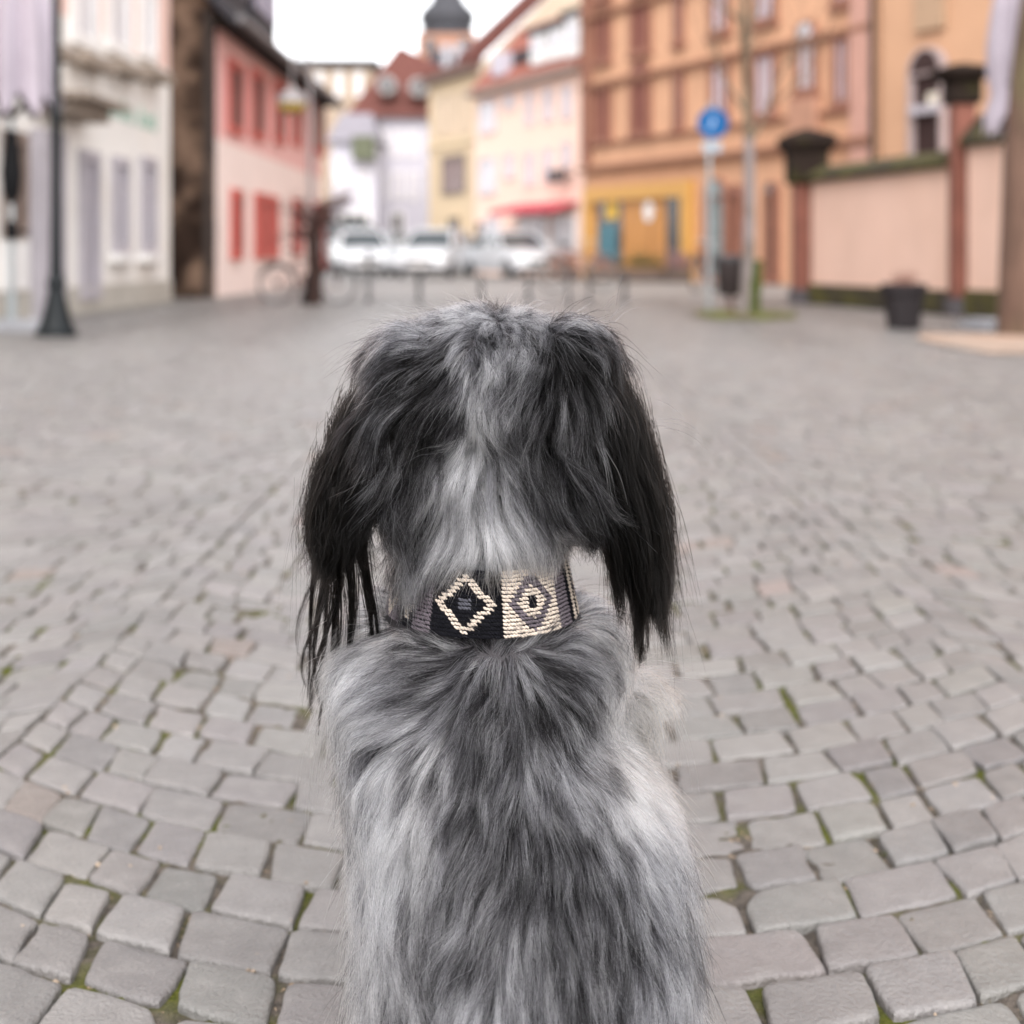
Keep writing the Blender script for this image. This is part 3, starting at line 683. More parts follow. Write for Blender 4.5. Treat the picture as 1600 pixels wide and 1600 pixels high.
def pillar(s, w, hgt, label, capw, caph, base=None):
    c = F.at(s, 0, -0.03); e = empty('gate_pillar', c, label, 'pillar', 'sandstone pillars of the garden wall')
    b = MB(); b.box(c.x-w/2, c.x+w/2, c.y-w/2, c.y+w/2, 0.22, hgt); b.build('shaft', mat('dark_red_sandstone', (0.20, 0.075, 0.052), rough=0.85, var=0.25, scale=4), e, bevel=0.012)
    b = MB(); b.box(c.x-w/2-0.04, c.x+w/2+0.04, c.y-w/2-0.04, c.y+w/2+0.04, 0, 0.217); b.build('foot', mat('grey_foot', (0.09, 0.08, 0.085), rough=0.9, var=0.3), e, bevel=0.02)
    b = MB(); q = 2**0.5/2
    pr = [(w*2*q*0.62, hgt+0.003), (w*2*q*0.70, hgt+caph*0.05), (w*2*q*0.70, hgt+caph*0.66), (capw*2*q*0.42, hgt+caph*0.72), (capw*2*q*0.5, hgt+caph*0.84), (capw*2*q*0.5, hgt+caph), (capw*2*q*0.40, hgt+caph*1.06), (0.02, hgt+caph*1.2)]
    vs, fs = [], []
    for r, z in pr:
        for k in range(4): vs.append((c.x+r*math.cos(math.pi/4+k*math.pi/2), c.y+r*math.sin(math.pi/4+k*math.pi/2), z))
    for i in range(len(pr)-1):
        for k in range(4): fs.append((i*4+k, i*4+(k+1) % 4, (i+1)*4+(k+1) % 4, (i+1)*4+k))
    fs += [(3, 2, 1, 0), tuple(len(vs)-4+k for k in range(4))]
    b.add(vs, fs); b.build('cap', capm, e)
pillar(0.10, 0.40, gz(288, 23), 'red sandstone pillar with wide dark cap at the far end of the garden wall', 0.76, 0.70)
pillar((a1+a2)/2, 0.27, gz(166, 18.7), 'slender red sandstone pillar with dark cap between two lengths of garden wall', 0.62, 0.42)
# ------------------------------------------------------------------ things standing on the square
iron = mat('dark_cast_iron', (0.007, 0.0095, 0.011), rough=0.5, var=0.2, scale=10, spec=0.22)
steel = mat('galvanised_steel', (0.34, 0.37, 0.38), rough=0.4, var=0.1, metal=0.5)
lampglass = mat('lamp_glass', (0.55, 0.53, 0.46), rough=0.25, var=0.1)
# street lamp, left
x, y = gx(88, 14.0), 14.0
e = empty('street_lamp', (x, y, 0), 'tall black cast iron street lamp with flared base left of the dog', 'street lamp', 'street lamps')
b = MB(); b.lathe(x, y, [(0.19, 0), (0.19, 0.045), (0.165, 0.07), (0.14, 0.14), (0.105, 0.27), (0.078, 0.40), (0.072, 0.44), (0.088, 0.46), (0.088, 0.50), (0.066, 0.53), (0.062, 0.60)], 20); b.build('base', iron, e, True)
b = MB(); b.lathe(x, y, [(0.056, 0.601), (0.05, 1.2), (0.046, 1.95), (0.055, 1.97), (0.055, 2.03), (0.043, 2.05), (0.036, 3.6)], 16); b.build('post', iron, e, True)
b = MB(); b.lathe(x, y, [(0.04, 3.601), (0.09, 3.65), (0.20, 3.69), (0.20, 3.71), (0.03, 3.712)], 12)
for k in range(6):
    a = k*math.pi/3; b.tube([(x+0.13*math.cos(a), y+0.13*math.sin(a), 3.70), (x+0.21*math.cos(a), y+0.21*math.sin(a), 4.12)], 0.012, 6)
b.lathe(x, y, [(0.26, 4.12), (0.26, 4.14), (0.12, 4.30), (0.05, 4.34), (0.02, 4.46)], 12); ln = b.build('lantern', iron, e)
b = MB(); b.lathe(x, y, [(0.10, 3.715), (0.18, 4.115)], 12); b.build('lantern_glass', lampglass, ln)

# street lamp with wide shade, by the cottage
x, y = gx(485, 22.8), 22.8
e = empty('street_lamp', (x, y, 0), 'slim grey street lamp with wide hanging shade in front of the pink cottage', 'street lamp', 'street lamps')
b = MB(); b.lathe(x, y, [(0.15, 0), (0.15, 0.12), (0.10, 0.2), (0.085, 0.42), (0.06, 0.46)], 14); b.build('base', iron, e, True)
ztop = gz(92, 22.8)
b = MB(); b.tube([(x, y, 0.461), (x, y, ztop)], [0.045, 0.032], 12); b.build('post', mat('grey_post', (0.20, 0.18, 0.18), rough=0.5), e, True)
xa = gx(456, 22.8); za = gz(150, 22.8)
b = MB(); b.tube([(x, y, ztop-0.05), (x-0.06, y, ztop+0.10), ((x+xa)/2, y, ztop+0.12), (xa, y, ztop-0.02), (xa, y, za+0.08)], 0.018, 8); arm = b.build('arm', mat('grey_post', (0.2, 0.18, 0.18)), e, True)
b = MB(); b.lathe(xa, y, [(0.03, za+0.16), (0.05, za+0.10), (0.17, za+0.03), (0.24, za-0.10), (0.235, za-0.11), (0.16, za+0.015)], 18); b.build('shade', mat('shade_metal', (0.25, 0.23, 0.23), rough=0.5), e, True)
b = MB(); b.lathe(xa, y, [(0.225, za-0.105), (0.20, za-0.20), (0.10, za-0.26)], 18); b.build('diffuser', mat('yellowed_diffuser', (0.36, 0.24, 0.05), rough=0.4), e, True)

# closed lilac parasols
clothm = mat('lilac_cloth', (0.42, 0.37, 0.42), rough=0.9, var=0.10, scale=3, bump=0.3, bscale=40)
def parasol(px, py, ztip, rr, lab, hub, folds=9, strap=None, seed=1):
    random.seed(seed)
    e = empty('closed_parasol', (px, py, 0), lab, 'parasol', 'closed parasols at the edge of the square')
    b = MB()
    b.box(px-0.48, px+0.48, py-0.48, py+0.48, 0, 0.055); b.box(px-0.40, px+0.40, py-0.40, py+0.40, 0.058, 0.10); b.build('base', mat('pale_base_slab', (0.33, 0.33, 0.35), rough=0.6, var=0.15), e, bevel=0.012)
    b = MB(); b.tube([(px, py, 0.101), (px, py, 3.6)], 0.028, 12); b.lathe(px, py, [(0.05, 0.101), (0.05, 0.35), (0.03, 0.37)], 12); b.build('pole', steel, e, True)
    # gathered cloth: pleated cone ending in pointed lappets
    n = folds*8; vs, fs = [], []; zs = np.linspace(0, 1, 15)
    for i, t in enumerate(zs):
        for k in range(n):
            a = 2*math.pi*k/n; f = math.cos(folds*a)
            lap = 0.16+0.24*(0.5+0.5*f)
            z = ztip+lap*max(0, 0.30-t)/0.30*-1+0.4*0+ t*(4.0-ztip)+0.28*(1-t)
            r = rr*(0.12+0.88*(1-t**2.2))
            if strap is not None: r *= 1-0.34*math.exp(-((z-strap)/0.10)**2)
            r *= 1+0.20*f*(1-0.5*t)+0.05*math.sin(3*a+seed)
            vs.append((px+r*math.cos(a), py+r*math.sin(a), z))
    m = len(zs)
    for i in range(m-1):
        for k in range(n): fs.append((i*n+k, i*n+(k+1) % n, (i+1)*n+(k+1) % n, (i+1)*n+k))
    b = MB(); b.add(vs, fs); b.build('canopy', clothm, e, True)
    if strap is not None:
        b = MB(); b.lathe(px, py, [(rr*0.66, strap-0.035), (rr*0.66, strap+0.035)], 24); b.build('strap', mat('grey_strap', (0.20, 0.19, 0.21), rough=0.9), e, True)
    if hub:
        b = MB(); b.lathe(px, py, [(0.035, hub[0]), (0.085, hub[0]+0.1), (0.105, hub[0]+0.3), (0.06, hub[1])], 14); b.build('runner_hub', mat('black_plastic', (0.006, 0.006, 0.007), spec=0.15, rough=0.6), e, True)
        b = MB(); b.lathe(px, py, [(0.05, gz(375, py)), (0.065, gz(365, py)), (0.065, gz(352, py)), (0.04, gz(345, py))], 12); b.box(px, px+0.16, py-0.02, py+0.02, gz(366, py), gz(360, py)); b.build('crank_housing', mat('black_plastic', (0.012, 0.012, 0.013)), e)
        b = MB()
        for k in range(8):
            a = k*math.pi/4+0.3
            b.tube([(px, py, gz(185, py)), (px+0.30*math.cos(a), py+0.30*math.sin(a), gz(140, py)), (px+0.34*math.cos(a), py+0.34*math.sin(a), gz(112, py))], 0.019, 6)
        b.build('ribs', mat('brown_rib', (0.09, 0.07, 0.065), rough=0.6), e)
    return e
parasol(gx(18, 15.1), 15.1, gz(165, 15.1), 0.40, 'closed lilac parasol with dark hub on a steel pole at the left edge', (gz(318, 15.1), gz(205, 15.1)), seed=2)
parasol(gx(1588, 15.2), 15.2, gz(196, 15.2), 0.27, 'closed lilac parasol tied with a grey strap beside the big tree trunk', None, 7, gz(135, 15.2), 4)

# planter with a dry plant
x, y = gx(1412, 15.3), 15.3
e = empty('planter', (x, y, 0), 'dark grey tapered plant pot with withered plant before the garden wall', 'planter')
pot = mat('dark_planter', (0.022, 0.018, 0.019), spec=0.2, rough=0.75, var=0.2, scale=8)
b = MB(); b.lathe(x, y, [(0.155, 0), (0.165, 0.02), (0.205, 0.36), (0.235, 0.362), (0.24, 0.45), (0.215, 0.452), (0.20, 0.40), (0.01, 0.40)], 8); b.build('pot', pot, e)
b = MB(); random.seed(9)
for k in range(46):
    a = random.uniform(0, 6.28); r = random.uniform(0.02, 0.16); hgt = random.uniform(0.05, 0.17)
    p = (x+r*math.cos(a), y+r*math.sin(a), 0.40); q = (x+r*1.3*math.cos(a), y+r*1.3*math.sin(a), 0.41+hgt)
    b.tube([p, q, (q[0]+random.uniform(-.04, .04), q[1], q[2]+0.03)], [0.004, 0.003, 0.001], 4)
b.build('dry_plant', mat('dry_stems', (0.22, 0.11, 0.085), rough=0.9, var=0.3), e)

# trees ------------------------------------------------------------------------------
def branches(mb, p, d, L, r, depth, spread=0.5, up=0.15, twig=None):
    p = Vector(p); d = Vector(d).normalized(); pts, rad = [p], [r]
    n = 4
    for k in range(n):
        d = (d+Vector((random.gauss(0, .10), random.gauss(0, .10), random.gauss(up, .08)))).normalized()
        p = p+d*L/n; pts.append(p); rad.append(r*(1-0.45*(k+1)/n))
    mb.tube(pts, rad, 6 if r < 0.04 else 10)
    if depth > 0:
        for k in range(random.randint(2, 4)):
            t = random.randint(2, n)
            dd = (d+Vector((random.gauss(0, spread), random.gauss(0, spread), random.gauss(0.1, spread*0.5)))).normalized()
            branches(mb, pts[t], dd, L*random.uniform(0.5, 0.8), rad[t]*0.6, depth-1, spread, up, twig)
def bare_tree(x, y, rb, rt, hgt, lean, label, bark, cat='tree', base=1.45, seed=1, nb=8, crown=None, z0b=0.45, Lb=1.3, lower=0):
    random.seed(seed)
    e = empty('tree', (x, y, 0), label, cat)
    b = MB(); pts, rad = [], []
    for k in range(9):
        t = k/8; pts.append((x+lean*t*t+0.03*math.sin(t*7+seed), y+0.03*math.sin(t*5), hgt*t)); rad.append((rb+(rt-rb)*t)*(1+(base-1)*max(0, 1-t*9)**2))
    if lower:
        k = lower; b.tube(pts[:k+1], rad[:k+1], 16); tr = b.build('trunk', bark, e, True)
        b = MB(); b.tube(pts[k:], [r*0.98 for r in rad[k:]], 12); b.build('upper_trunk', crown, tr, True)
    else:
        b.tube(pts, rad, 16); b.build('trunk', bark, e, True)
    b = MB()
    for k in range(nb):
        t = z0b+(1-z0b)*k/max(1, nb-1); i = min(int(t*8), 7); p = Vector(pts[i])*(1-(t*8-i))+Vector(pts[i+1])*(t*8-i)
        a = k*2.4+random.uniform(-.4, .4)
        branches(b, p, (math.cos(a), math.sin(a), random.uniform(0.5, 1.2)), Lb*(1.2-0.5*t), rad[i]*0.45, 2)
    if nb: b.build('crown', crown or bark, e)
    return e
bare_tree(gx(1613, 14.2), 14.2, 0.29, 0.15, 6.5, 0.55, 'thick brown tree trunk at the right edge beside the parasol base', mat('brown_bark', (0.125, 0.073, 0.052), rough=0.95, var=0.35, scale=7, bump=1.0, bscale=12, stretch=(1, 1, 0.35), col2=(0.10, 0.085, 0.04), c2scale=2, c2lo=0.5, c2hi=0.7), base=1.12, seed=3, nb=7, z0b=0.72, Lb=2.2)
t = bare_tree(gx(1168, 17.9), 17.9, 0.084, 0.017, 5.6, -0.03, 'young bare tree with whitewashed trunk beside the litter bin', mat('whitewash_bark', (0.205, 0.175, 0.17), rough=0.95, var=0.2, scale=9, bump=0.5, bscale=30, col2=(0.10, 0.08, 0.06), c2scale=2.2, c2lo=0.45, c2hi=0.65), base=1.3, seed=6, nb=11, crown=mat('twig_bark', (0.14, 0.105, 0.07), rough=0.9, var=0.3), z0b=0.36, Lb=1.0, lower=3)
b = MB(); random.seed(12)
for k in range(160):
    a = random.uniform(0, 6.28); q = random.random(); z = q*0.62; r = 0.085*(1-q*0.6)+random.uniform(-.01, .02)
    px, py = gx(1172, 17.85)+0.02+q*0.06+r*math.cos(a)*0.6, 17.85+r*math.sin(a)
    b.add([(px, py, z), (px+0.05, py-0.01, z+0.03), (px+0.02, py-0.03, z+0.07), (px-0.03, py-0.01, z+0.04)], [(0, 1, 2, 3)])
b.build('ivy', mat('ivy_leaf', (0.075, 0.095, 0.018), rough=0.7, var=0.4, scale=15), t)
# grassy tree pit
b = MB(); random.seed(3); cx_, cy_ = gx(1165, 18.0), 18.0
pts = [(cx_+0.60*(1+0.12*math.sin(5*a))*math.cos(a), cy_+0.85*math.sin(a)) for a in np.linspace(0, 2*math.pi, 40, endpoint=False)]
b.add([(p[0], p[1], 0.012) for p in pts]+[(p[0]*0.75+cx_*0.25, p[1]*0.75+cy_*0.25, 0.045) for p in pts]+[(cx_, cy_, 0.06)],
      [(i, (i+1) % 40, 40+(i+1) % 40, 40+i) for i in range(40)]+[(40+i, 40+(i+1) % 40, 80) for i in range(40)])
for k in range(700):
    a = random.uniform(0, 6.28); r = random.random()**0.5*0.95; px, py = cx_+0.6*r*math.cos(a), cy_+0.85*r*math.sin(a); hh = random.uniform(.02, .09); w = .006; l = random.uniform(-.03, .03)
    b.add([(px-w, py, 0.01), (px+w, py, 0.01), (px+l, py, 0.03+hh)], [(0, 1, 2)])
tag(b.build('tree_pit', mat('grassy_soil', (0.10, 0.085, 0.04), rough=0.95, var=0.4, scale=9, col2=(0.12, 0.13, 0.03), c2scale=4, c2lo=0.45, c2hi=0.6)), 'mossy earth patch with grass round the young tree', 'tree pit', kind='structure')
# sandy patch by the trunk
b = MB(); ys = [gy(523), gy(560)]
pp = [(gx(1430, 13.6), 13.6), (gx(1480, 12.4), 12.4), (gx(1540, 11.6), 11.5), (gx(1760, 11.3), 11.3), (gx(1800, 14.0), 14.2), (gx(1600, 14.5), 14.6), (gx(1450, 14.1), 14.3)]
b.add([(p[0], p[1], 0.010) for p in pp], [tuple(range(len(pp)))])
tag(b.build('sand_patch', mat('orange_sand', (0.33, 0.225, 0.165), rough=0.95, var=0.2, scale=4, col2=(0.26, 0.21, 0.175), c2scale=1.5)), 'salmon sand patch on the cobbles before the big tree', 'path', kind='structure')

# climbing shrub trained on a stem by the lamp
random.seed(21); x, y = gx(491, 22.3), 22.35
e = empty('bare_shrub', (x, y, 0), 'dark bare shrub with tangled reddish twigs behind the bicycle', 'shrub')
b = MB()
for k in range(3): b.tube([(x+0.04*k-0.04, y, 0), (x+0.05*math.sin(k*2), y+0.03*k, 0.5), (x-0.03*k, y, 1.0), (x+0.02, y, 1.35)], [0.085, 0.075, 0.065, 0.05], 8)
b.build('trunk', mat('dark_shrub_bark', (0.035, 0.021, 0.018), spec=0.1, rough=0.95, var=0.3), e)
b = MB()
for k in range(38):
    a = random.uniform(0, 6.28); branches(b, (x+random.uniform(-.05, .05), y, 0.95+random.uniform(0, .45)), (math.cos(a), math.sin(a)*0.6, random.uniform(-0.1, .6)), random.uniform(.2, .38), 0.017, 2, 0.7, 0.0)
for k in range(10): branches(b, (x, y, 1.4), (1, random.uniform(-.2, .2), random.uniform(0, .3)), random.uniform(.3, .5), 0.018, 2, 0.5, 0.0)
b.build('crown', mat('red_twigs', (0.075, 0.033, 0.028), rough=0.9, var=0.3), e)

# traffic sign: round, blue
x, y = gx(1108, 19.4), 19.4; zc_ = gz(193, 19.4)
e = empty('traffic_sign', (x, y, 0), 'round blue traffic sign on a thin steel pole left of the young tree', 'traffic sign')
b = MB(); b.tube([(x, y, 0), (x, y, zc_+0.25)], 0.03, 12); b.build('pole', steel, e, True)
def disc(cx, yy, cz, r, d, n=36): 
    q = MB(); q.prism([Vector((cx+r*math.cos(2*math.pi*k/n), yy, cz+r*math.sin(2*math.pi*k/n))) for k in range(n)], (0, 0, 0), (0, d, 0)); return q
xs = gx(1113, 19.4)
sg = disc(xs, y-0.06, zc_, 0.195, 0.02).build('sign_disc', mat('sign_blue', (0.0, 0.085, 0.25), spec=0.2, rough=0.5, var=0.05), e)
q = MB(); q.box(xs-0.018, xs+0.022, y-0.066, y-0.0603, zc_-0.03, zc_+0.075); q.box(xs-0.055, xs-0.025, y-0.066, y-0.0603, zc_-0.09, zc_-0.03); q.build('symbol', mat('pale_symbol', (0.30, 0.42, 0.62), rough=0.4), sg)
q = MB(); zs_ = gz(231, 19.4); q.box(xs-0.13, xs+0.11, y-0.055, y-0.035, zs_-0.06, zs_+0.07); q.build('supplementary_plate', mat('grey_plate', (0.30, 0.34, 0.38), rough=0.4), e)
q = MB(); q.box(x-0.05, x+0.05, y-0.036, y+0.045, zc_-0.02, zc_+0.02); q.build('clamp', steel, e)

# litter bin
x, y = gx(1141, 18.3), 18.3
e = empty('litter_bin', (x, y, 0), 'dark brown litter bin on a post between the sign and the young tree', 'litter bin')
b = MB(); b.tube([(x, y, 0), (x, y, 0.30)], 0.035, 10); b.build('post', mat('rusty_post', (0.16, 0.09, 0.075), rough=0.8), e)
b = MB(); b.lathe(x, y, [(0.13, 0.25), (0.145, 0.27), (0.165, 0.64), (0.165, 0.655)], 18); b.build('bin', mat('bin_brown', (0.032, 0.024, 0.023), spec=0.2, rough=0.7, var=0.2), e, True)
b = MB(); b.lathe(x, y, [(0.175, 0.656), (0.175, 0.70), (0.14, 0.73), (0.02, 0.735)], 18); b.build('lid', mat('bin_lid', (0.05, 0.046, 0.048), rough=0.5), e, True)

# bicycles
tyre = mat('tyre_rubber', (0.02, 0.02, 0.02), rough=0.8); rimm = mat('rim_metal', (0.40, 0.40, 0.40), rough=0.35, metal=0.6)
def ring(cx, cy, cz, R_, r, axis_y=True, n=40, m=8):
    vs, fs = [], []
    for i in range(n):
        a = 2*math.pi*i/n
        for k in range(m):
            q = 2*math.pi*k/m; rad = R_+r*math.cos(q); vs.append((cx+rad*math.cos(a), cy+r*math.sin(q), cz+rad*math.sin(a)))
    for i in range(n):
        for k in range(m): fs.append((i*m+k, i*m+(k+1) % m, ((i+1) % n)*m+(k+1) % m, ((i+1) % n)*m+k))
    return vs, fs
def bicycle(x, y, rz, label, frame_col, s=1.0):
    e = empty('bicycle', (0, 0, 0), label, 'bicycle', 'bicycles left in the square')
    M0 = 0.34
    fm = mat('bike_'+frame_col[0], frame_col[1], rough=0.4)
    for cx in (-0.53, 0.53):
        b = MB(); b.add(*ring(cx, 0, M0, 0.318, 0.022)); w = b.build('wheel', tyre, e, True)
        b = MB(); b.add(*ring(cx, 0, M0, 0.292, 0.010)); b.build('rim', rimm, w, True)
        b = MB(); b.lathe(cx, 0, [(0.02, M0-0.03), (0.02, M0+0.03)], 8)
        for k in range(14):
            a = k*2*math.pi/14; b.tube([(cx+0.02*math.cos(a+.4), 0.02*(-1)**k, M0+0.02*math.sin(a+.4)), (cx+0.285*math.cos(a), 0, M0+0.285*math.sin(a))], 0.0022, 4)
        b.build('spokes', rimm, w)
        b = MB(); b.tube([(cx+0.365*math.cos(a), 0, M0+0.365*math.sin(a)) for a in np.linspace(0.5, 2.7, 12)], 0.016, 6); b.build('mudguard', mat('mudguard', (0.06, 0.06, 0.065), rough=0.4), e, True)
    bb, st, hd, hd2 = (-0.06, 0, 0.30), (-0.22, 0, 0.74), (0.34, 0, 0.78), (0.37, 0, 0.66)
    b = MB()
    for p, q, r in ((bb, st, .017), (st, hd, .016), (bb, hd2, .018), (hd, hd2, .019), (bb, (-0.53, 0.05, M0), .011), (bb, (-0.53, -0.05, M0), .011), (st, (-0.53, 0.05, M0), .009), (st, (-0.53, -0.05, M0), .009), (hd2, (0.50, 0.05, M0+.1), .013), (hd2, (0.50, -0.05, M0+.1), .013), ((0.50, 0.05, M0+.1), (0.53, 0.05, M0), .011), ((0.50, -0.05, M0+.1), (0.53, -0.05, M0), .011)):
        b.tube([p, q], r, 8)
    b.build('frame', fm, e)
    b = MB(); b.tube([(-0.24, 0, 0.80), (-0.25, 0, 0.90)], 0.014, 8); b.add(*blob_((-0.27, 0, 0.925), (0.13, 0.07, 0.03))); b.build('saddle', tyre, e)
    b = MB(); b.tube([hd, (0.32, 0, 0.98)], 0.014, 8); b.tube([(0.20, 0.27, 1.0), (0.30, 0.16, 1.02), (0.33, 0, 0.98), (0.30, -0.16, 1.02), (0.20, -0.27, 1.0)], 0.012, 8); b.build('handlebar', rimm, e)
    b = MB(); b.add(*ring(-0.06, -0.03, 0.30, 0.085, 0.006, n=20, m=6)); b.tube([(-0.06, -0.05, 0.30), (0.02, -0.06, 0.16)], 0.009, 6); b.tube([(-0.06, 0.05, 0.30), (-0.14, 0.06, 0.44)], 0.009, 6); b.box(-0.02, 0.07, -0.14, -0.06, 0.15, 0.17); b.box(-0.18, -0.09, 0.06, 0.14, 0.43, 0.45); b.build('crank', tyre, e)
    b = MB(); b.box(-0.72, -0.38, -0.06, 0.06, 0.72, 0.735); b.tube([(-0.68, 0.05, 0.72), (-0.55, 0.05, M0)], 0.006, 5); b.tube([(-0.68, -0.05, 0.72), (-0.55, -0.05, M0)], 0.006, 5); b.build('luggage_rack', tyre, e)
    e.location = (x, y, 0); e.rotation_euler = (0, 0, R(rz)); e.scale = (s, s, s)
    return e
def blob_(c, r, n=14, m=8):
    vs, fs = [], []
    for i in range(1, m):
        p = math.pi*i/m
        for k in range(n): vs.append((c[0]+r[0]*math.sin(p)*math.cos(2*math.pi*k/n), c[1]+r[1]*math.sin(p)*math.sin(2*math.pi*k/n), c[2]+r[2]*math.cos(p)))
    vs += [(c[0], c[1], c[2]+r[2]), (c[0], c[1], c[2]-r[2])]; t = len(vs)-2
    for i in range(m-2):
        for k in range(n): fs.append((i*n+k, (i+1)*n+k, (i+1)*n+(k+1) % n, i*n+(k+1) % n))
    for k in range(n): fs += [(t, k, (k+1) % n), (t+1, (m-2)*n+(k+1) % n, (m-2)*n+k)]
    return vs, fs
bicycle(gx(480, 23.0), 23.05, 4, 'dark bicycle parked across the street lamp by the pink cottage', ('red', (0.10, 0.03, 0.03)), 0.86)
bicycle(gx(903, 30.5), 30.5, 18, 'brown bicycle leaning among the posts in front of the salmon house', ('brown', (0.16, 0.07, 0.05)))
bicycle(gx(1103, 30.0), 30.0, 62, 'dark bicycle parked by the arched doors right of the yellow shop', ('black', (0.02, 0.02, 0.025)))

# cars -----------------------------------------------------------------------------
def car(x, y, rz, label, paint, kind='hatch'):
    """front of the car towards -Y before turning; section outlines give a shaped body"""
    e = empty('parked_car', (0, 0, 0), label, 'car', 'cars parked across the square')
    Wd, H, Lc = (1.76, 1.48, 4.1) if kind == 'hatch' else (1.78, 1.42, 4.4) if kind == 'saloon' else (1.90, 1.95, 4.6)
    if kind == 'van': prof = [(0, .32, .95, .82), (.10, .30, 1.02, .92), (.35, .28, 1.08, .95), (.95, .26, 1.20, .97), (1.6, .24, 1.22, 1.0), (3.2, .24, 1.22, 1.0), (4.4, .28, 1.18, .97), (4.6, .34, 1.1, .93)]; roof = [(.85, 1.16), (1.55, 1.86), (1.9, 1.94), (4.2, 1.93), (4.55, 1.16)]
    elif kind == 'hatch': prof = [(0, .34, .62, .78), (.08, .26, .72, .90), (.35, .22, .82, .95), (1.0, .20, .93, .99), (1.7, .20, .96, 1.0), (3.2, .20, .98, 1.0), (3.9, .26, .98, .95), (4.1, .36, .9, .88)]; roof = [(.98, .92), (1.75, 1.42), (2.2, 1.48), (3.2, 1.44), (3.95, .97)]
    else: prof = [(0, .34, .60, .78), (.08, .26, .70, .90), (.4, .22, .80, .95), (1.2, .20, .90, .99), (1.8, .20, .92, 1.0), (3.4, .20, .95, 1.0), (4.2, .26, .93, .95), (4.4, .36, .86, .88)]; roof = [(1.15, .88), (1.95, 1.36), (2.3, 1.42), (3.1, 1.40), (3.85, .93)]
    y0 = -Lc/2
    vs, fs = [], []
    for (l, zb, zt, w) in prof:
        hw = Wd/2*w; vs += [(-hw*.92, y0+l, zb), (hw*.92, y0+l, zb), (hw, y0+l, (zb+zt)*.55), (hw*.90, y0+l, zt), (0, y0+l, zt+0.03), (-hw*.90, y0+l, zt), (-hw, y0+l, (zb+zt)*.55)]
    k = 7
    for i in range(len(prof)-1):
        for j in range(k): fs.append((i*k+j, i*k+(j+1) % k, (i+1)*k+(j+1) % k, (i+1)*k+j))
    fs += [tuple(range(k-1, -1, -1)), tuple((len(prof)-1)*k+j for j in range(k))]
    b = MB(); b.add(vs, fs); bd = b.build('body', paint, e, True)
    # cabin: glass house with painted roof and pillars
    hw0, hw1 = Wd/2*.88, Wd/2*.66 if kind != 'van' else Wd/2*.80
    def cab(inset):
        vs = []
        for n_, (l, z) in enumerate(roof):
            hw = (hw0 if n_ in (0, len(roof)-1) else hw1)-inset
            vs += [(-hw, y0+l, z-inset*0.5), (hw, y0+l, z-inset*0.5)]
        return vs
    c = cab(0); n_ = len(roof)
    q = MB(); fl = [(2*i, 2*i+1, 2*i+3, 2*i+2) for i in range(n_-1)]
    side_r = tuple(2*i+1 for i in range(n_)); side_l = tuple(2*i for i in range(n_-1, -1, -1))
    q.add(c, fl+[side_r, side_l, (2*n_-2, 2*n_-1, 1, 0)]); q.build('glasshouse', mat('car_glass', (0.045, 0.055, 0.06), rough=0.08, var=0.1, spec=0.7), e)
    rf = MB()
    top = [roof[i] for i in range(1, n_-1)]
    for i in range(len(top)-1):
        (l0, z0), (l1, z1) = top[i], top[i+1]
        rf.hexa([(-hw1-.015, y0+l0-.03, z0-.01), (hw1+.015, y0+l0-.03, z0-.01), (hw1+.015, y0+l1+.03, z1-.01), (-hw1-.015, y0+l1+.03, z1-.01), (-hw1+.03, y0+l0-.03, z0+.04), (hw1-.03, y0+l0-.03, z0+.04), (hw1-.03, y0+l1+.03, z1+.04), (-hw1+.03, y0+l1+.03, z1+.04)])
    for sx in (-1, 1):
        for (a, bb) in ((0, 1), (n_-1, n_-2)):
            rf.tube([(sx*hw0, y0+roof[a][0], roof[a][1]), (sx*(hw1+.005), y0+roof[bb][0], roof[bb][1])], 0.045, 6)
        m_ = (top[0][0]+top[-1][0])/2; rf.tube([(sx*(hw0+.005), y0+m_, roof[0][1]+.02), (sx*(hw1+.01), y0+m_, 1.42 if kind != 'van' else 1.9)], 0.04, 6)
    rf.build('roof', paint, e)
    lm = mat('headlight_glass', (0.55, 0.58, 0.60), rough=0.1, spec=0.8); rl = mat('rear_light', (0.35, 0.02, 0.02), rough=0.2)
    for sx in (-1, 1):
        zf = prof[1][2]-.08
        q = MB(); q.add(*blob_((sx*Wd/2*.66, y0+.11, zf), (.19, .10, .075))); q.build('headlight', lm, e, True)
        q = MB(); q.add(*blob_((sx*Wd/2*.80, y0+Lc-.08, prof[-2][2]-.12), (.09, .07, .13))); q.build('tail_light', rl, e, True)
        q = MB(); q.add(*blob_((sx*(Wd/2+.08), y0+roof[0][0]+.45, roof[0][1]+.10), (.10, .05, .07))); q.build('mirror', paint, e, True)
        for l in (.78, Lc-.82):
            q = MB(); q.add(*ring_x(sx*(Wd/2-.10), y0+l, .31, .22, .095)); w = q.build('wheel', tyre, e, True)
            q = MB(); q.prism([Vector((sx*(Wd/2-.03), y0+l+.19*math.cos(t), .31+.19*math.sin(t))) for t in np.linspace(0, 2*math.pi, 18, endpoint=False)], (0, 0, 0), (sx*.025, 0, 0)); q.build('rim', rimm, w)
    q = MB(); q.box(-.42, .42, y0-.012, y0+.10, .44, .56); q.build('grille', tyre, e)
    q = MB(); q.box(-.26, .26, y0-.035, y0-.0125, .34, .45); q.build('number_plate', white, e)
    q = MB(); q.box(-.75, .75, y0+.03, y0+.35, .20, .30); q.build('bumper', mat('bumper_black', (.03, .03, .032), rough=.6), e)
    e.location = (x, y, 0); e.rotation_euler = (0, 0, R(rz))
    return e
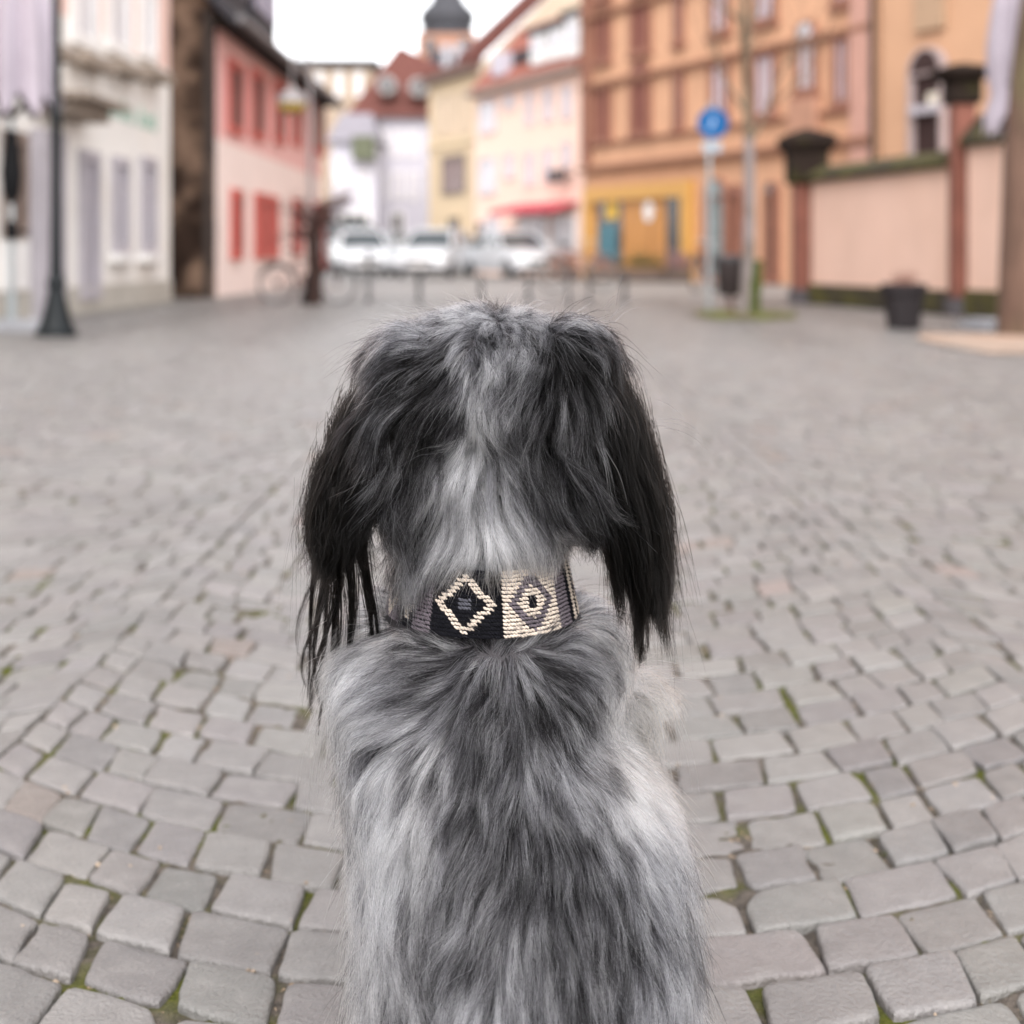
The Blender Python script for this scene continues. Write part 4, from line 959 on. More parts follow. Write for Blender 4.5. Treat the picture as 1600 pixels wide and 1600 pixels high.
def ring_x(cx, cy, cz, R_, r, n=28, m=8):
    vs, fs = ring(0, 0, 0, R_, r, n=n, m=m); return [(cx+p[1], cy+p[0], cz+p[2]) for p in vs], fs
wp = mat('white_car_paint', (0.60, 0.61, 0.63), rough=0.25, var=0.03, spec=0.6, coat=0.5)
sp_ = mat('silver_car_paint', (0.33, 0.34, 0.36), rough=0.3, var=0.05, coat=0.4, metal=0.2)
car(gx(553, 47), 49.0, 12, 'white hatchback seen at an angle, leftmost of the parked cars', wp)
car(gx(675, 45), 47.0, -11, 'white hatchback parked at an angle in the middle of the row', wp)
car(gx(800, 45), 47.0, 24, 'white saloon turned towards the shops, rightmost of the parked cars', wp, 'saloon')
car(gx(622, 56), 58.0, 30, 'silver car half hidden behind the two white hatchbacks', sp_)
car(gx(540, 60), 61.0, 80, 'dark green van standing behind the leftmost white car', mat('dark_green_paint', (0.025, 0.04, 0.035), rough=0.3, coat=0.3), 'van')
car(gx(712, 56), 57.0, 14, 'grey car behind the middle hatchback with only its roof and side showing', sp_, 'hatch')

# low posts along the square
def post(x, y, h_, r, label):
    e = empty('bollard', (x, y, 0), label, 'bollard', 'dark bollards across the square')
    b = MB(); b.lathe(x, y, [(r*1.5, 0), (r*1.5, 0.05), (r, 0.07), (r, h_-0.10), (r*1.25, h_-0.09), (r*1.25, h_-0.05), (r*0.95, h_-0.03), (r*0.55, h_), (0.005, h_+0.01)], 14); b.build('post', mat('weathered_iron', (0.05, 0.05, 0.052), rough=0.6), e, True)
names = {576: 'tall dark bollard next to the bicycle', 655: 'dark bollard in front of the middle white car', 752: 'dark bollard at the left corner of the white saloon', 826: 'dark bollard at the right corner of the white saloon', 888: 'dark bollard between the saloon and the shops', 921: 'slim dark bollard before the salmon house corner', 976: 'dark bollard in front of the orange shop door'}
for u, lab in names.items():
    Yp = 23.0 if u != 576 else 23.6
    post(gx(u, Yp), Yp, 0.80 if u == 576 else 0.46+0.05*(u == 976), 0.034 if u not in (921, 888) else 0.024, lab)

# planted tubs and a cafe chair by the shops
def tub(u, Yp, w, hh, col, label, seed):
    random.seed(seed); x = gx(u, Yp); e = empty('plant_tub', (x, Yp, 0), label, 'plant tub', 'plant tubs before the shops')
    b = MB(); b.box(x-w/2, x+w/2, Yp-0.18, Yp+0.18, 0, 0.34); b.build('tub', mat('tub_wood', (0.10, 0.07, 0.055), rough=0.8, var=0.3), e, bevel=0.02)
    b = MB()
    for k in range(420):
        px, py, pz = x+random.gauss(0, w*0.26), Yp+random.gauss(0, .12), 0.36+abs(random.gauss(0, hh*0.5)); a = random.uniform(0, 6.28); s = random.uniform(.03, .07)
        b.add([(px, py, pz), (px+s*math.cos(a), py+s*math.sin(a), pz+s*.5), (px+s*.3, py, pz+s), (px-s*.5*math.cos(a), py, pz+s*.5)], [(0, 1, 2, 3)])
    b.build('foliage', mat('foliage_'+str(seed), col, rough=0.8, var=0.4, scale=12), e)
tub(1010, 40.5, 1.5, 0.35, (0.055, 0.06, 0.02), 'long wooden tub of dark evergreen below the orange shop door', 4)
tub(937, 41.5, 0.8, 0.3, (0.30, 0.16, 0.13), 'small tub of pinkish dry plants under the teal poster', 5)
tub(880, 42.5, 0.9, 0.4, (0.28, 0.11, 0.06), 'small tub of rusty foliage beside the white saloon', 6)
tub(1060, 40.0, 0.6, 0.35, (0.26, 0.15, 0.14), 'small tub of faded pink plants at the right jamb of the yellow shop', 7)
# ------------------------------------------------------------------ the dog: one continuous body, coat of hair curves, ears' feathering, collar
def Yd(v):     # distance of the dog's back from the eye, by height in the photograph
    return np.interp(v, [480, 560, 620, 900, 1000, 1100, 1200, 1300, 1400, 1500, 1600, 1750],
                     [1.40, 1.345, 1.325, 1.31, 1.31, 1.28, 1.255, 1.23, 1.21, 1.19, 1.17, 1.15])
def dz_(v): return EYE-(v-HOR)/FPX*Yd(v)
def dx_(u, v): return (u-800)/FPX*Yd(v)

def loft(secs, n=40, fwd=None):
    """closed tube through elliptic sections (cx, cy, cz, rx, ry, tilt)"""
    vs, fs = [], []
    for (cx, cy, cz, rx, ry, tilt) in secs:
        for k in range(n):
            a = 2*math.pi*k/n
            ox, oy = rx*math.cos(a), ry*math.sin(a)
            vs.append((cx+ox, cy+oy*math.cos(tilt), cz+oy*math.sin(tilt)))
    for i in range(len(secs)-1):
        for k in range(n): fs.append((i*n+k, i*n+(k+1) % n, (i+1)*n+(k+1) % n, (i+1)*n+k))
    fs.append(tuple(range(n-1, -1, -1))); fs.append(tuple((len(secs)-1)*n+k for k in range(n)))
    return vs, fs
def blob(c, r, n=24, m=14, rot=None):
    vs, fs = [], []
    for i in range(1, m):
        p = math.pi*i/m
        for k in range(n):
            a = 2*math.pi*k/n
            q = Vector((r[0]*math.sin(p)*math.cos(a), r[1]*math.sin(p)*math.sin(a), r[2]*math.cos(p)))
            if rot: q = rot @ q
            vs.append(Vector(c)+q)
    top, bot = Vector((0, 0, r[2])), Vector((0, 0, -r[2]))
    if rot: top, bot = rot @ top, rot @ bot
    vs += [Vector(c)+top, Vector(c)+bot]; t = len(vs)-2
    for i in range(m-2):
        for k in range(n): fs.append((i*n+k, (i+1)*n+k, (i+1)*n+(k+1) % n, i*n+(k+1) % n))
    for k in range(n):
        fs.append((t, k, (k+1) % n)); fs.append((t+1, (m-2)*n+(k+1) % n, (m-2)*n+k))
    return vs, fs

HX = -0.020          # middle of the head
EARC = [(0.058, 1.385, 0.680), (0.080, 1.370, 0.664), (0.099, 1.366, 0.625), (0.112, 1.370, 0.580), (0.124, 1.375, 0.545), (0.128, 1.38, 0.520)]
EARW = [0.026, 0.040, 0.048, 0.045, 0.029, 0.010]
def ear_point(side, s, w):
    """point on the ear flap: s 0..1 from the base to the tip, w -1..1 across"""
    t = s*(len(EARC)-1); i = min(int(t), len(EARC)-2); f = t-i
    a, b = EARC[i], EARC[i+1]
    c = Vector([a[j]*(1-f)+b[j]*f for j in range(3)]); wd = EARW[i]*(1-f)+EARW[i+1]*f
    nrm = Vector((0.62, -0.78, 0.10)).normalized(); wx = Vector((0.78, 0.62, 0.0))
    q = c+wx*w*wd-nrm*0.012*(w*w)
    nn = (nrm+wx*w*0.35).normalized()
    tg = (Vector(b)-Vector(a)).normalized()
    f3 = lambda p: Vector((p.x*side, p.y, p.z))
    q.x += (0.012 if side < 0 else 0.006)*max(0.0, s-0.45)*2-(0.012 if side < 0 else 0.0)*max(0.0, 1-s*1.8)
    return f3(q)+Vector((HX-0.001, 0, 0)), f3(nn), f3(tg)

def dog_mesh():
    P = MB()
    def A(vf): P.add(*vf)
    # back and chest
    prof = [(0.030, 0.012, 0.134, 0.130), (0.100, 0.012, 0.131, 0.150), (0.173, 0.011, 0.130, 0.150), (0.212, 0.009, 0.129, 0.145), (0.253, 0.000, 0.127, 0.14),
            (0.296, -0.018, 0.118, 0.14), (0.339, -0.036, 0.107, 0.14), (0.375, -0.032, 0.123, 0.135), (0.402, -0.028, 0.118, 0.120), (0.424, -0.026, 0.100, 0.105)]
    zs = [p[0] for p in prof]
    secs = []
    vv = np.linspace(1000, 1800, 200); zz = dz_(vv)
    for z in np.linspace(0.03, 0.424, 22):
        cx, rx, ry = [np.interp(z, zs, [p[k] for p in prof]) for k in (1, 2, 3)]
        y = np.interp(z, zz[::-1], Yd(vv)[::-1])+0.020
        secs.append((cx, y+ry, z, rx, ry, 0))
    A(loft(secs))
    # neck, leaning forward
    A(loft([(-0.027, 1.412, 0.36, 0.095, 0.098, 0), (-0.027, 1.412, 0.40, 0.088, 0.092, 0), (-0.027, 1.408, 0.43, 0.079, 0.084, 0), (-0.025, 1.408, 0.48, 0.070, 0.080, 0),
            (-0.018, 1.415, 0.54, 0.078, 0.082, 0), (HX, 1.425, 0.60, 0.078, 0.085, 0)]))
    A(blob((HX, 1.425, 0.625), (0.092, 0.098, 0.078)))
    A(blob((HX, 1.425, 0.565), (0.094, 0.092, 0.080)))
    A(blob((HX+0.002, 1.425, 0.538), (0.116, 0.090, 0.054)))
    A(blob((HX-0.068, 1.40, 0.655), (0.034, 0.045, 0.030))); A(blob((HX+0.070, 1.40, 0.660), (0.034, 0.045, 0.030)))
    # muzzle, ahead
    A(loft([(HX, 1.47, 0.60, 0.070, 0.060, R(90)), (HX, 1.52, 0.595, 0.052, 0.048, R(90)), (HX, 1.57, 0.587, 0.040, 0.037, R(90)), (HX, 1.615, 0.583, 0.034, 0.030, R(90)), (HX, 1.632, 0.584, 0.020, 0.018, R(90))], 24))
    # ears: leaf-shaped flaps
    for sd in (-1, 1):
        vs, fs = [], []; ns, nw = 14, 9
        for lay in (0.005, -0.005):
            for i in range(ns):
                for k in range(nw):
                    q, nn, _ = ear_point(sd, i/(ns-1), -1+2*k/(nw-1)); edge = 1-abs(-1+2*k/(nw-1))**3
                    vs.append(q+nn*lay*(0.35+0.65*edge))
        N = ns*nw
        for i in range(ns-1):
            for k in range(nw-1):
                a = i*nw+k
                fs += [(a, a+1, a+nw+1, a+nw), (N+a, N+a+nw, N+a+nw+1, N+a+1)]
        for i in range(ns-1):
            for k in (0, nw-1):
                a = i*nw+k; fs.append((a, a+nw, N+a+nw, N+a))
        for k in range(nw-1):
            for i in (0, ns-1):
                a = i*nw+k; fs.append((a, a+1, N+a+1, N+a))
        P.add(vs, fs)
    # haunches, hind paws, forelegs
    for sd in (-1, 1):
        A(blob((0.012+sd*0.070, 1.36, 0.09), (0.058, 0.150, 0.085)))
        A(loft([(0.012+sd*0.080, 1.44, 0.10, 0.040, 0.045, 0), (0.012+sd*0.080, 1.40, 0.05, 0.032, 0.060, 0), (0.012+sd*0.080, 1.42, 0.022, 0.030, 0.100, 0), (0.012+sd*0.080, 1.43, 0.004, 0.028, 0.098, 0)], 20))
        A(loft([(-0.012+sd*0.085, 1.49, 0.33, 0.055, 0.06, 0), (-0.01+sd*0.085, 1.515, 0.22, 0.040, 0.042, 0), (-0.01+sd*0.083, 1.525, 0.11, 0.031, 0.033, 0), (-0.01+sd*0.083, 1.53, 0.045, 0.029, 0.032, 0),
                (-0.01+sd*0.083, 1.55, 0.025, 0.036, 0.050, 0), (-0.01+sd*0.083, 1.555, 0.003, 0.034, 0.048, 0)], 20))
    # tail, lying on the cobbles
    t = [Vector((0.02, 1.16, 0.07)), Vector((0.0, 1.10, 0.035)), Vector((-0.06, 1.03, 0.028)), Vector((-0.16, 0.99, 0.024)), Vector((-0.25, 0.99, 0.02))]
    P.tube(t, [0.032, 0.028, 0.022, 0.017, 0.009], 14)
    me = bpy.data.meshes.new('dog'); me.from_pydata(P.v, [], P.f)
    bm = bmesh.new(); bm.from_mesh(me); bmesh.ops.recalc_face_normals(bm, faces=bm.faces); bm.to_mesh(me); bm.free()
    tmp = bpy.data.objects.new('tmp', me); COL.objects.link(tmp)
    rm = tmp.modifiers.new('r', 'REMESH'); rm.mode = 'VOXEL'; rm.voxel_size = 0.0042
    sm = tmp.modifiers.new('s', 'SMOOTH'); sm.factor = 0.5; sm.iterations = 6
    bpy.context.view_layer.update()
    ev = tmp.evaluated_get(bpy.context.evaluated_depsgraph_get())
    out = bpy.data.meshes.new_from_object(ev)
    bpy.data.objects.remove(tmp)
    out.name = 'dog'
    return out

body_me = dog_mesh()
dog = bpy.data.objects.new('dog', body_me); COL.objects.link(dog)
body_me.materials.clear(); body_me.materials.append(mat('dog_skin', (0.045, 0.042, 0.045), rough=0.9, var=0.2, scale=40, spec=0.1)); body_me.shade_smooth()
tag(dog, 'grey merle dog with long black ears sitting with its back to us on the cobbles', 'dog')

# coat chart: where the hair points, how long and how light it is (traced from the photograph as u, v, du, dv, length cm, lightness)
CHART = '''
640 512 -1 .12 3.2 .46;660 506 -1 .15 3.2 .46;700 497 -.8 .25 4 .42;745 492 -.4 .5 3.2 .44;790 488 -.1 .6 3 .46;830 488 .1 .6 3 .46;880 492 .45 .45 3.5 .46;930 498 .9 .2 4.5 .42;975 508 1 .05 3.4 .46
610 545 -.8 .7 5 .07;655 560 -.85 .55 7 .15;690 545 -.8 .6 5 .14;700 575 -.75 .7 5 .08;630 600 -.8 .8 9 .10;665 610 -.75 .75 8 .13;720 540 -.3 1 3.5 .42;745 560 -.1 1 3.5 .46;770 540 0 1 3.5 .40
745 600 .1 1 4 .56;725 590 -.3 .9 4 .35;720 632 -.6 .7 4.5 .06;700 620 -.7 .6 5 .12;690 655 -.75 .6 5 .22;735 650 0 1 4.5 .70;755 630 .25 1 4 .55;770 590 .1 1 4 .40;800 560 -.3 .9 4 .34;790 600 -.2 1 4 .34
800 530 -.2 .9 3.5 .40;840 530 -.2 .8 3.5 .35;850 560 -.6 .6 4 .18;880 555 .1 .9 5 .07;915 545 .8 .5 5 .10;960 540 .8 .6 5 .08;985 535 .7 .8 4 .06;920 575 .7 .75 9 .09;960 590 .75 .8 10 .07;870 600 -.1 1 6 .20;840 620 -.25 1 6 .27
900 640 .3 1 10 .12;850 670 .1 1 8 .19;820 650 -.1 1 6 .26;810 690 .5 .85 6 .22;850 720 .6 .8 8 .10;880 760 .55 .85 8 .07;780 660 .35 .95 5 .35
700 690 -.7 .7 6 .30;660 700 -.7 .75 7 .18;640 760 -.5 .9 8 .18;670 760 -.5 .85 7 .30;700 740 -.4 .9 7 .45;730 700 -.15 1 6 .66;755 710 .2 1 6 .66;775 700 .6 .8 5.5 .42;800 720 .8 .65 6 .16;830 755 .85 .6 6 .13
800 760 .55 .85 7 .46;770 770 .2 1 7 .66;740 790 0 1 7.5 .66;700 800 -.25 .95 7.5 .48;660 820 -.35 .9 8 .36;625 840 -.35 .95 8 .24;600 890 -.2 1 7 .32;590 930 -.1 1 5 .40
830 800 .6 .8 7 .55;860 800 .8 .65 7 .42;890 820 .8 .6 7 .24;850 840 .6 .8 7 .58;900 860 .75 .65 6.5 .42;930 890 .6 .8 6 .22;880 890 .5 .85 6 .38;940 915 .2 1 4 .20;810 850 .3 .95 7 .62;780 870 .1 1 6 .70;745 870 -.1 1 6 .62;710 880 -.3 .95 6 .50;670 890 -.4 .9 6.5 .32;640 910 -.35 .95 6 .28;610 930 -.25 1 6 .34
830 895 .25 1 4.5 .55;760 905 0 1 4.5 .60
785 1008 .1 -.7 2.4 .28;740 1008 -.4 -.6 2.6 .26;700 1010 -.7 -.5 3 .30;660 1012 -.85 -.4 3.4 .48;620 1030 -.95 .3 5 .62;570 1050 -1 .22 6 .72;525 1075 -1 .5 6 .74;500 1100 -.8 .8 6 .70;840 1008 .4 -.6 2.6 .30;880 1010 .7 -.5 3 .45;930 1025 .95 .2 5 .68;980 1040 1 .2 5.5 .78;1030 1065 1 .45 6 .80;1045 1100 .8 .8 6 .76
690 1050 -.9 .25 5 .10;730 1045 -.7 .45 4.5 .14;640 1065 -.95 .2 5.5 .42;600 1075 -1 .15 6 .50;560 1095 -1 .2 6 .60;760 1060 -.3 .8 4.5 .20;795 1060 .1 .9 4.5 .22;830 1055 .5 .7 4.5 .18;870 1065 .8 .5 5 .16;905 1060 .95 .3 5 .30;940 1085 1 .2 5.5 .48;990 1100 1 .3 6 .74
700 1090 -.9 .3 5 .22;660 1105 -.95 .15 6 .40;620 1125 -1 .1 6.5 .62;570 1140 -1 .2 6.5 .60;530 1150 -.9 .4 6 .46;740 1100 -.6 .75 5 .13;775 1100 -.2 1 5 .18;810 1100 .2 1 5 .20;850 1110 .6 .75 5 .14;900 1120 .9 .4 5.5 .28;950 1135 .95 .35 6 .52;1000 1150 .9 .45 6 .66;1030 1150 .8 .6 6 .7
640 1150 -.95 .2 6.5 .66;690 1140 -.85 .45 6 .46;600 1170 -.95 .25 6.5 .62;560 1190 -.85 .45 6 .42;525 1210 -.7 .7 5 .24;740 1150 -.5 .85 5.5 .22;780 1160 -.1 1 5.5 .17;820 1160 .2 1 5.5 .17;860 1165 .5 .85 5.5 .26;910 1180 .75 .65 6 .46;960 1195 .8 .6 6 .62;1000 1220 .7 .75 6 .6
640 1195 -.8 .6 6 .52;690 1190 -.6 .8 6 .40;580 1225 -.75 .65 6 .32;540 1250 -.55 .85 5 .20;620 1230 -.6 .8 6 .50;660 1245 -.4 .9 6.5 .72;700 1245 -.25 .95 6 .52;740 1225 -.2 1 6 .28;780 1235 -.05 1 6 .20;820 1235 .15 1 6 .22;860 1235 .4 .9 6 .26;900 1235 .55 .85 6 .42;940 1245 .65 .8 6.5 .66;980 1265 .6 .8 6.5 .68
530 1310 -.35 .95 5 .26;570 1300 -.4 .9 6 .46;610 1300 -.35 .95 6.5 .70;650 1310 -.25 1 6.5 .70;690 1310 -.25 1 6.5 .46;730 1300 -.15 1 6.5 .36;770 1300 -.05 1 6.5 .22;810 1300 .05 1 6.5 .26;850 1300 .25 1 6.5 .22;890 1300 .45 .9 6.5 .30;930 1310 .55 .85 6.5 .50;970 1320 .6 .8 6.5 .72;1010 1320 .55 .85 6.5 .76;1045 1350 .45 .9 6 .74
545 1380 -.15 1 6 .48;590 1370 -.3 .95 6.5 .62;630 1365 -.3 .95 6.5 .66;670 1370 -.4 .9 6.5 .42;710 1360 -.35 .95 6.5 .30;750 1355 -.25 1 6.5 .24;790 1360 -.1 1 6.5 .30;830 1360 .1 1 6.5 .28;870 1365 .3 .95 6.5 .20;910 1370 .45 .9 6.5 .20;950 1375 .5 .85 6.5 .28;990 1380 .5 .85 6.5 .44;1030 1390 .4 .9 6.5 .56;1070 1400 .25 1 6 .66
550 1450 -.1 1 6 .50;595 1440 -.2 1 6.5 .60;640 1435 -.3 .95 6.5 .58;680 1440 -.45 .9 6.5 .24;720 1430 -.45 .9 6.5 .26;760 1425 -.3 .95 6.5 .36;800 1430 -.15 1 6.5 .48;840 1430 .05 1 6.5 .46;880 1435 .3 .95 6.5 .26;920 1440 .4 .9 6.5 .22;960 1450 .45 .9 6.5 .22;1000 1455 .4 .9 6.5 .26;1040 1465 .3 .95 6.5 .38;1085 1475 .1 1 6 .56
555 1530 -.05 1 6 .50;600 1525 -.1 1 6.5 .54;645 1520 -.2 1 6.5 .42;690 1515 -.35 .95 6.5 .24;730 1515 -.35 .95 6.5 .40;770 1520 -.2 1 6.5 .54;810 1525 -.1 1 6.5 .56;850 1530 .1 1 6.5 .36;890 1535 .2 1 6.5 .26;940 1540 .3 .95 6.5 .26;990 1545 .3 .95 6.5 .30;1040 1550 .15 1 6.5 .40;1090 1560 0 1 6 .52
560 1620 0 1 6 .5;650 1620 -.1 1 6 .4;740 1620 -.2 1 6 .45;830 1620 0 1 6 .5;920 1620 .2 1 6 .3;1010 1620 .1 1 6 .4;1090 1630 0 1 6 .5;560 1800 0 1 6 .5;820 1800 0 1 6 .4;1090 1800 0 1 6 .5
'''
ch = np.array([[float(t) for t in e.split()] for ln in CHART.strip().split('\n') for e in ln.split(';') if e.strip()])
CX, CZ = dx_(ch[:, 0], ch[:, 1]), dz_(ch[:, 1])
CD = np.stack([ch[:, 2], -0.75*ch[:, 3], -ch[:, 3]], 1); CL, CT = ch[:, 4]*0.01, ch[:, 5]
HEADROW = CZ > 0.462
_end = np.interp(ch[:, 0], [560, 640, 720, 780, 880, 930, 980], [985, 975, 932, 906, 902, 950, 980])     # where the neck ruff ends above the collar
CL = np.where(HEADROW & (ch[:, 1] > 740), np.clip(np.minimum(CL, (_end-ch[:, 1])/1830), 0.014, 1), CL)
def chart(p):
    """hair direction, length and lightness at points p (n,3) of the skin"""
    D, L, T = np.empty((len(p), 3)), np.empty(len(p)), np.empty(len(p))
    for a in range(0, len(p), 20000):
        q = p[a:a+20000]
        d2 = (q[:, 0, None]-CX)**2+(q[:, 2, None]-CZ)**2
        d2 = d2+np.where((q[:, 2, None] > 0.455) != HEADROW[None], 0.01, 0.0)     # head and back do not mix across the collar
        w = 1/(d2+0.006**2)**2
        w /= w.sum(1, keepdims=True)
        D[a:a+20000] = w@CD; L[a:a+20000] = w@CL; T[a:a+20000] = w@CT
    return D, L, T

def tri_arrays(me):
    me.calc_loop_triangles()
    V = np.empty(len(me.vertices)*3, np.float32); me.vertices.foreach_get('co', V); V = V.reshape(-1, 3)
    T = np.empty(len(me.loop_triangles)*3, np.int32); me.loop_triangles.foreach_get('vertices', T); T = T.reshape(-1, 3)
    return V.astype(float), T
BV, BT = tri_arrays(body_me)
bvh = BVHTree.FromPolygons([tuple(v) for v in BV], [tuple(int(i) for i in t) for t in BT])
tc_ = BV[BT].mean(1); e1 = BV[BT[:, 1]]-BV[BT[:, 0]]; e2 = BV[BT[:, 2]]-BV[BT[:, 0]]
tn = np.cross(e1, e2); ta = np.linalg.norm(tn, axis=1); tn = tn/np.maximum(ta, 1e-12)[:, None]
axis = np.stack([np.full(len(tc_), -0.026), np.full(len(tc_), 1.408)], 1)
rad_ = np.hypot(tc_[:, 0]-axis[:, 0], tc_[:, 1]-axis[:, 1])
ear_tri = (np.abs(tc_[:, 0]-HX) > 0.085)&(rad_>0.088) & (tc_[:, 2] > 0.45) & (tc_[:, 2] < 0.675)
under_collar = (tc_[:, 2] > 0.424) & (tc_[:, 2] < 0.490) & (rad_ < 0.098)
wgt = ta*np.where(tn[:, 1] < 0.25, 1.0, 0.22)*np.where(tc_[:, 2] < 0.10, 0.3, 1.0)
wgt[under_collar] = 0; wgt[ear_tri] = 0

def sample(n, w):
    i = rng.choice(len(w), n, p=w/w.sum()); a, b = rng.random(n), rng.random(n); s = a+b > 1; a[s], b[s] = 1-a[s], 1-b[s]
    return BV[BT[i, 0]]+e1[i]*a[:, None]+e2[i]*b[:, None], tn[i]
def unit(v): return v/np.maximum(np.linalg.norm(v, axis=-1, keepdims=True), 1e-9)

NP_ = 8
def grow(roots, nrm, length, lift0=0.62, jit=0.11):
    """lock guides: strokes that leave the skin and then lie along the flow"""
    n = len(roots); pts = np.empty((n, NP_, 3)); pts[:, 0] = roots
    pos = roots.copy(); d = None
    jv = rng.normal(0, jit, (n, 3))
    for k in range(1, NP_):
        t = (k-0.5)/(NP_-1)
        nr = np.empty((n, 3)); ds = np.empty(n)
        for i in range(n):
            loc, nn, _, dist = bvh.find_nearest(pos[i]); nr[i] = nn; ds[i] = dist
        F = unit(chart(pos)[0])+jv
        tg = F-(F*nr).sum(1, keepdims=True)*nr
        tg = unit(tg)
        # tufts lean this way and that
        an = 1.15*(fbm(pos[:, 0]*26+11, pos[:, 2]*20+5, 61, 2)-0.5)+0.5*(fbm(pos[:, 0]*70, pos[:, 2]*60, 67, 1)-0.5)
        tg = tg*np.cos(an)[:, None]+np.cross(nr, tg)*np.sin(an)[:, None]
        want = length*0.30*np.minimum(1, t*2.2)
        lift = np.where(ds < want, lift0*(1-t)**0.8, -0.10)
        nd = unit(tg+nr*lift[:, None])
        d = nd if d is None else unit(0.45*d+0.55*nd)
        pos = pos+d*(length/(NP_-1))[:, None]
        pts[:, k] = pos
    return pts

def strands(guides, groot, roots, rng_len=(0.65, 1.1), clump=(0.84, 0.12), frizz=0.0012, curl=0.0):
    """hairs that follow the nearest lock guide and gather towards its tip"""
    kd = KDTree(len(groot))
    for i, g in enumerate(groot): kd.insert(g, i)
    kd.balance()
    n = len(roots); gi = np.array([kd.find(r)[1] for r in roots])
    ls = rng.uniform(*rng_len, n)
    stray = rng.random(n) < 0.10; ls[stray] *= 1.12
    t = np.linspace(0, 1, NP_)[None, :]*ls[:, None]*(NP_-1)
    i0 = np.clip(np.floor(t).astype(int), 0, NP_-2); f = (t-i0)[..., None]
    G = guides[gi]; row = np.arange(n)[:, None]
    P = G[row, i0]*(1-f)+G[row, i0+1]*f
    off = roots-groot[gi]
    cl = np.clip(rng.normal(*clump, n), 0, 0.97); cl[stray] = 0.05
    tt = np.linspace(0, 1, NP_)
    P = P+off[:, None, :]*(1-cl[:, None]*tt[None]**0.9)[..., None]
    a = rng.normal(0, 1, (n, 3))*frizz; b = rng.normal(0, 1, (n, 3))*frizz*0.7
    a[stray] *= 3.5
    P = P+a[:, None, :]*(tt**1.3)[None, :, None]*2.2+b[:, None, :]*np.sin(tt*6.5+0.3)[None, :, None]*tt[None, :, None]
    if curl:
        ph = rng.uniform(0, 6.28, len(groot))[gi]
        P[..., 0] += curl*np.sin(tt[None]*7+ph[:, None])*(tt[None]**1.2)
        P[..., 1] += curl*np.cos(tt[None]*6+ph[:, None]*1.3)*(tt[None]**1.2)
    return P, gi

def tone(T, warm=0.0):
    """lightness 0..1 -> hair colour, black through blue grey to near white"""
    T = np.clip(T, 0, 1)
    k = [0.0, 0.15, 0.35, 0.6, 0.8, 1.0]
    r = np.interp(T, k, [0.0012, 0.0065, 0.098, 0.32, 0.54, 0.78]); g = np.interp(T, k, [0.001, 0.006, 0.097, 0.32, 0.54, 0.775]); b = np.interp(T, k, [0.0011, 0.007, 0.108, 0.345, 0.565, 0.79])
    c = np.stack([r, g, b], 1)
    w = np.asarray(warm)
    c[:, 0] *= 1+0.10*w; c[:, 2] *= 1-0.16*w
    return c

def hair_material(name, rough=0.34, ior=1.24):
    m = bpy.data.materials.new(name); m.use_nodes = True
    n, l = m.node_tree.nodes, m.node_tree.links; n.clear()
    out = n.new('ShaderNodeOutputMaterial'); h = n.new('ShaderNodeBsdfHairPrincipled'); h.model = 'CHIANG'; h.parametrization = 'COLOR'
    h.inputs['Roughness'].default_value = rough; h.inputs['Radial Roughness'].default_value = 0.45; h.inputs['IOR'].default_value = ior
    a = n.new('ShaderNodeAttribute'); a.attribute_name = 'coat'
    l.new(a.outputs['Color'], h.inputs['Color']); l.new(h.outputs[0], out.inputs['Surface'])
    return m

def hair_object(name, P, C, m, r0=0.00020, r1=0.00006, parent=None):
    n, k = P.shape[:2]
    cu = bpy.data.hair_curves.new(name); cu.add_curves([k]*n)
    cu.attributes['position'].data.foreach_set('vector', P.astype(np.float32).ravel())
    rad = cu.attributes.get('radius') or cu.attributes.new('radius', 'FLOAT', 'POINT')
    tt = np.linspace(0, 1, k)
    prof = np.where(tt < 0.25, r0*(0.8+0.8*tt), r0+(r1-r0)*((tt-0.25)/0.75)**1.4)
    w = rng.uniform(0.7, 1.25, n)
    rad.data.foreach_set('value', (prof[None]*w[:, None]).astype(np.float32).ravel())
    at = cu.attributes.new('coat', 'FLOAT_COLOR', 'CURVE')
    at.data.foreach_set('color', np.concatenate([C, np.ones((n, 1))], 1).astype(np.float32).ravel())
    cu.materials.append(m)
    o = bpy.data.objects.new(name, cu); COL.objects.link(o)
    if parent: o.parent = parent
    return o

HAIRM = hair_material('merle_hair'); BLACKM = hair_material('ear_hair', rough=0.24, ior=1.22)
# --- coat over head and body
NG, NH = 10000, 330000
gr, gn = sample(NG, wgt)
_, gl, gt = chart(gr)
# the reverse side and the legs keep a plain shorter coat
front = gn[:, 1] > 0.35
gl = np.where(front, 0.035, gl)*np.where(gr[:, 2] < 0.09, 0.45, 1.0)*rng.uniform(0.8, 1.15, NG)
gl = np.where((gr[:, 1] > 1.50) & (gr[:, 2] > 0.5), 0.012, gl)
guides = grow(gr, gn, gl)
roots, hn = sample(NH, wgt)
P, gi = strands(guides, gr, roots)
_, _, T = chart(roots)
lock = rng.normal(0, 1, NG)[gi]
patch = fbm(roots[:, 0]*24+7, roots[:, 2]*9+3, 4, 3)-0.5
T = np.where(roots[:, 2] < 0.455, 0.45+(T-0.40)*0.62, np.where(T > 0.4, 0.42+(T-0.4)*1.25, T))
T = T+0.14*lock+0.20*patch+rng.normal(0, 0.12, NH)
hv = rng.random(NH)
T = np.where(hv < 0.26, T+0.30*np.clip(T*4, 0, 1), np.where(hv > 0.80, T-0.17, T))
T = np.clip(0.5+(T-0.5)*1.12, 0.02, 0.97)
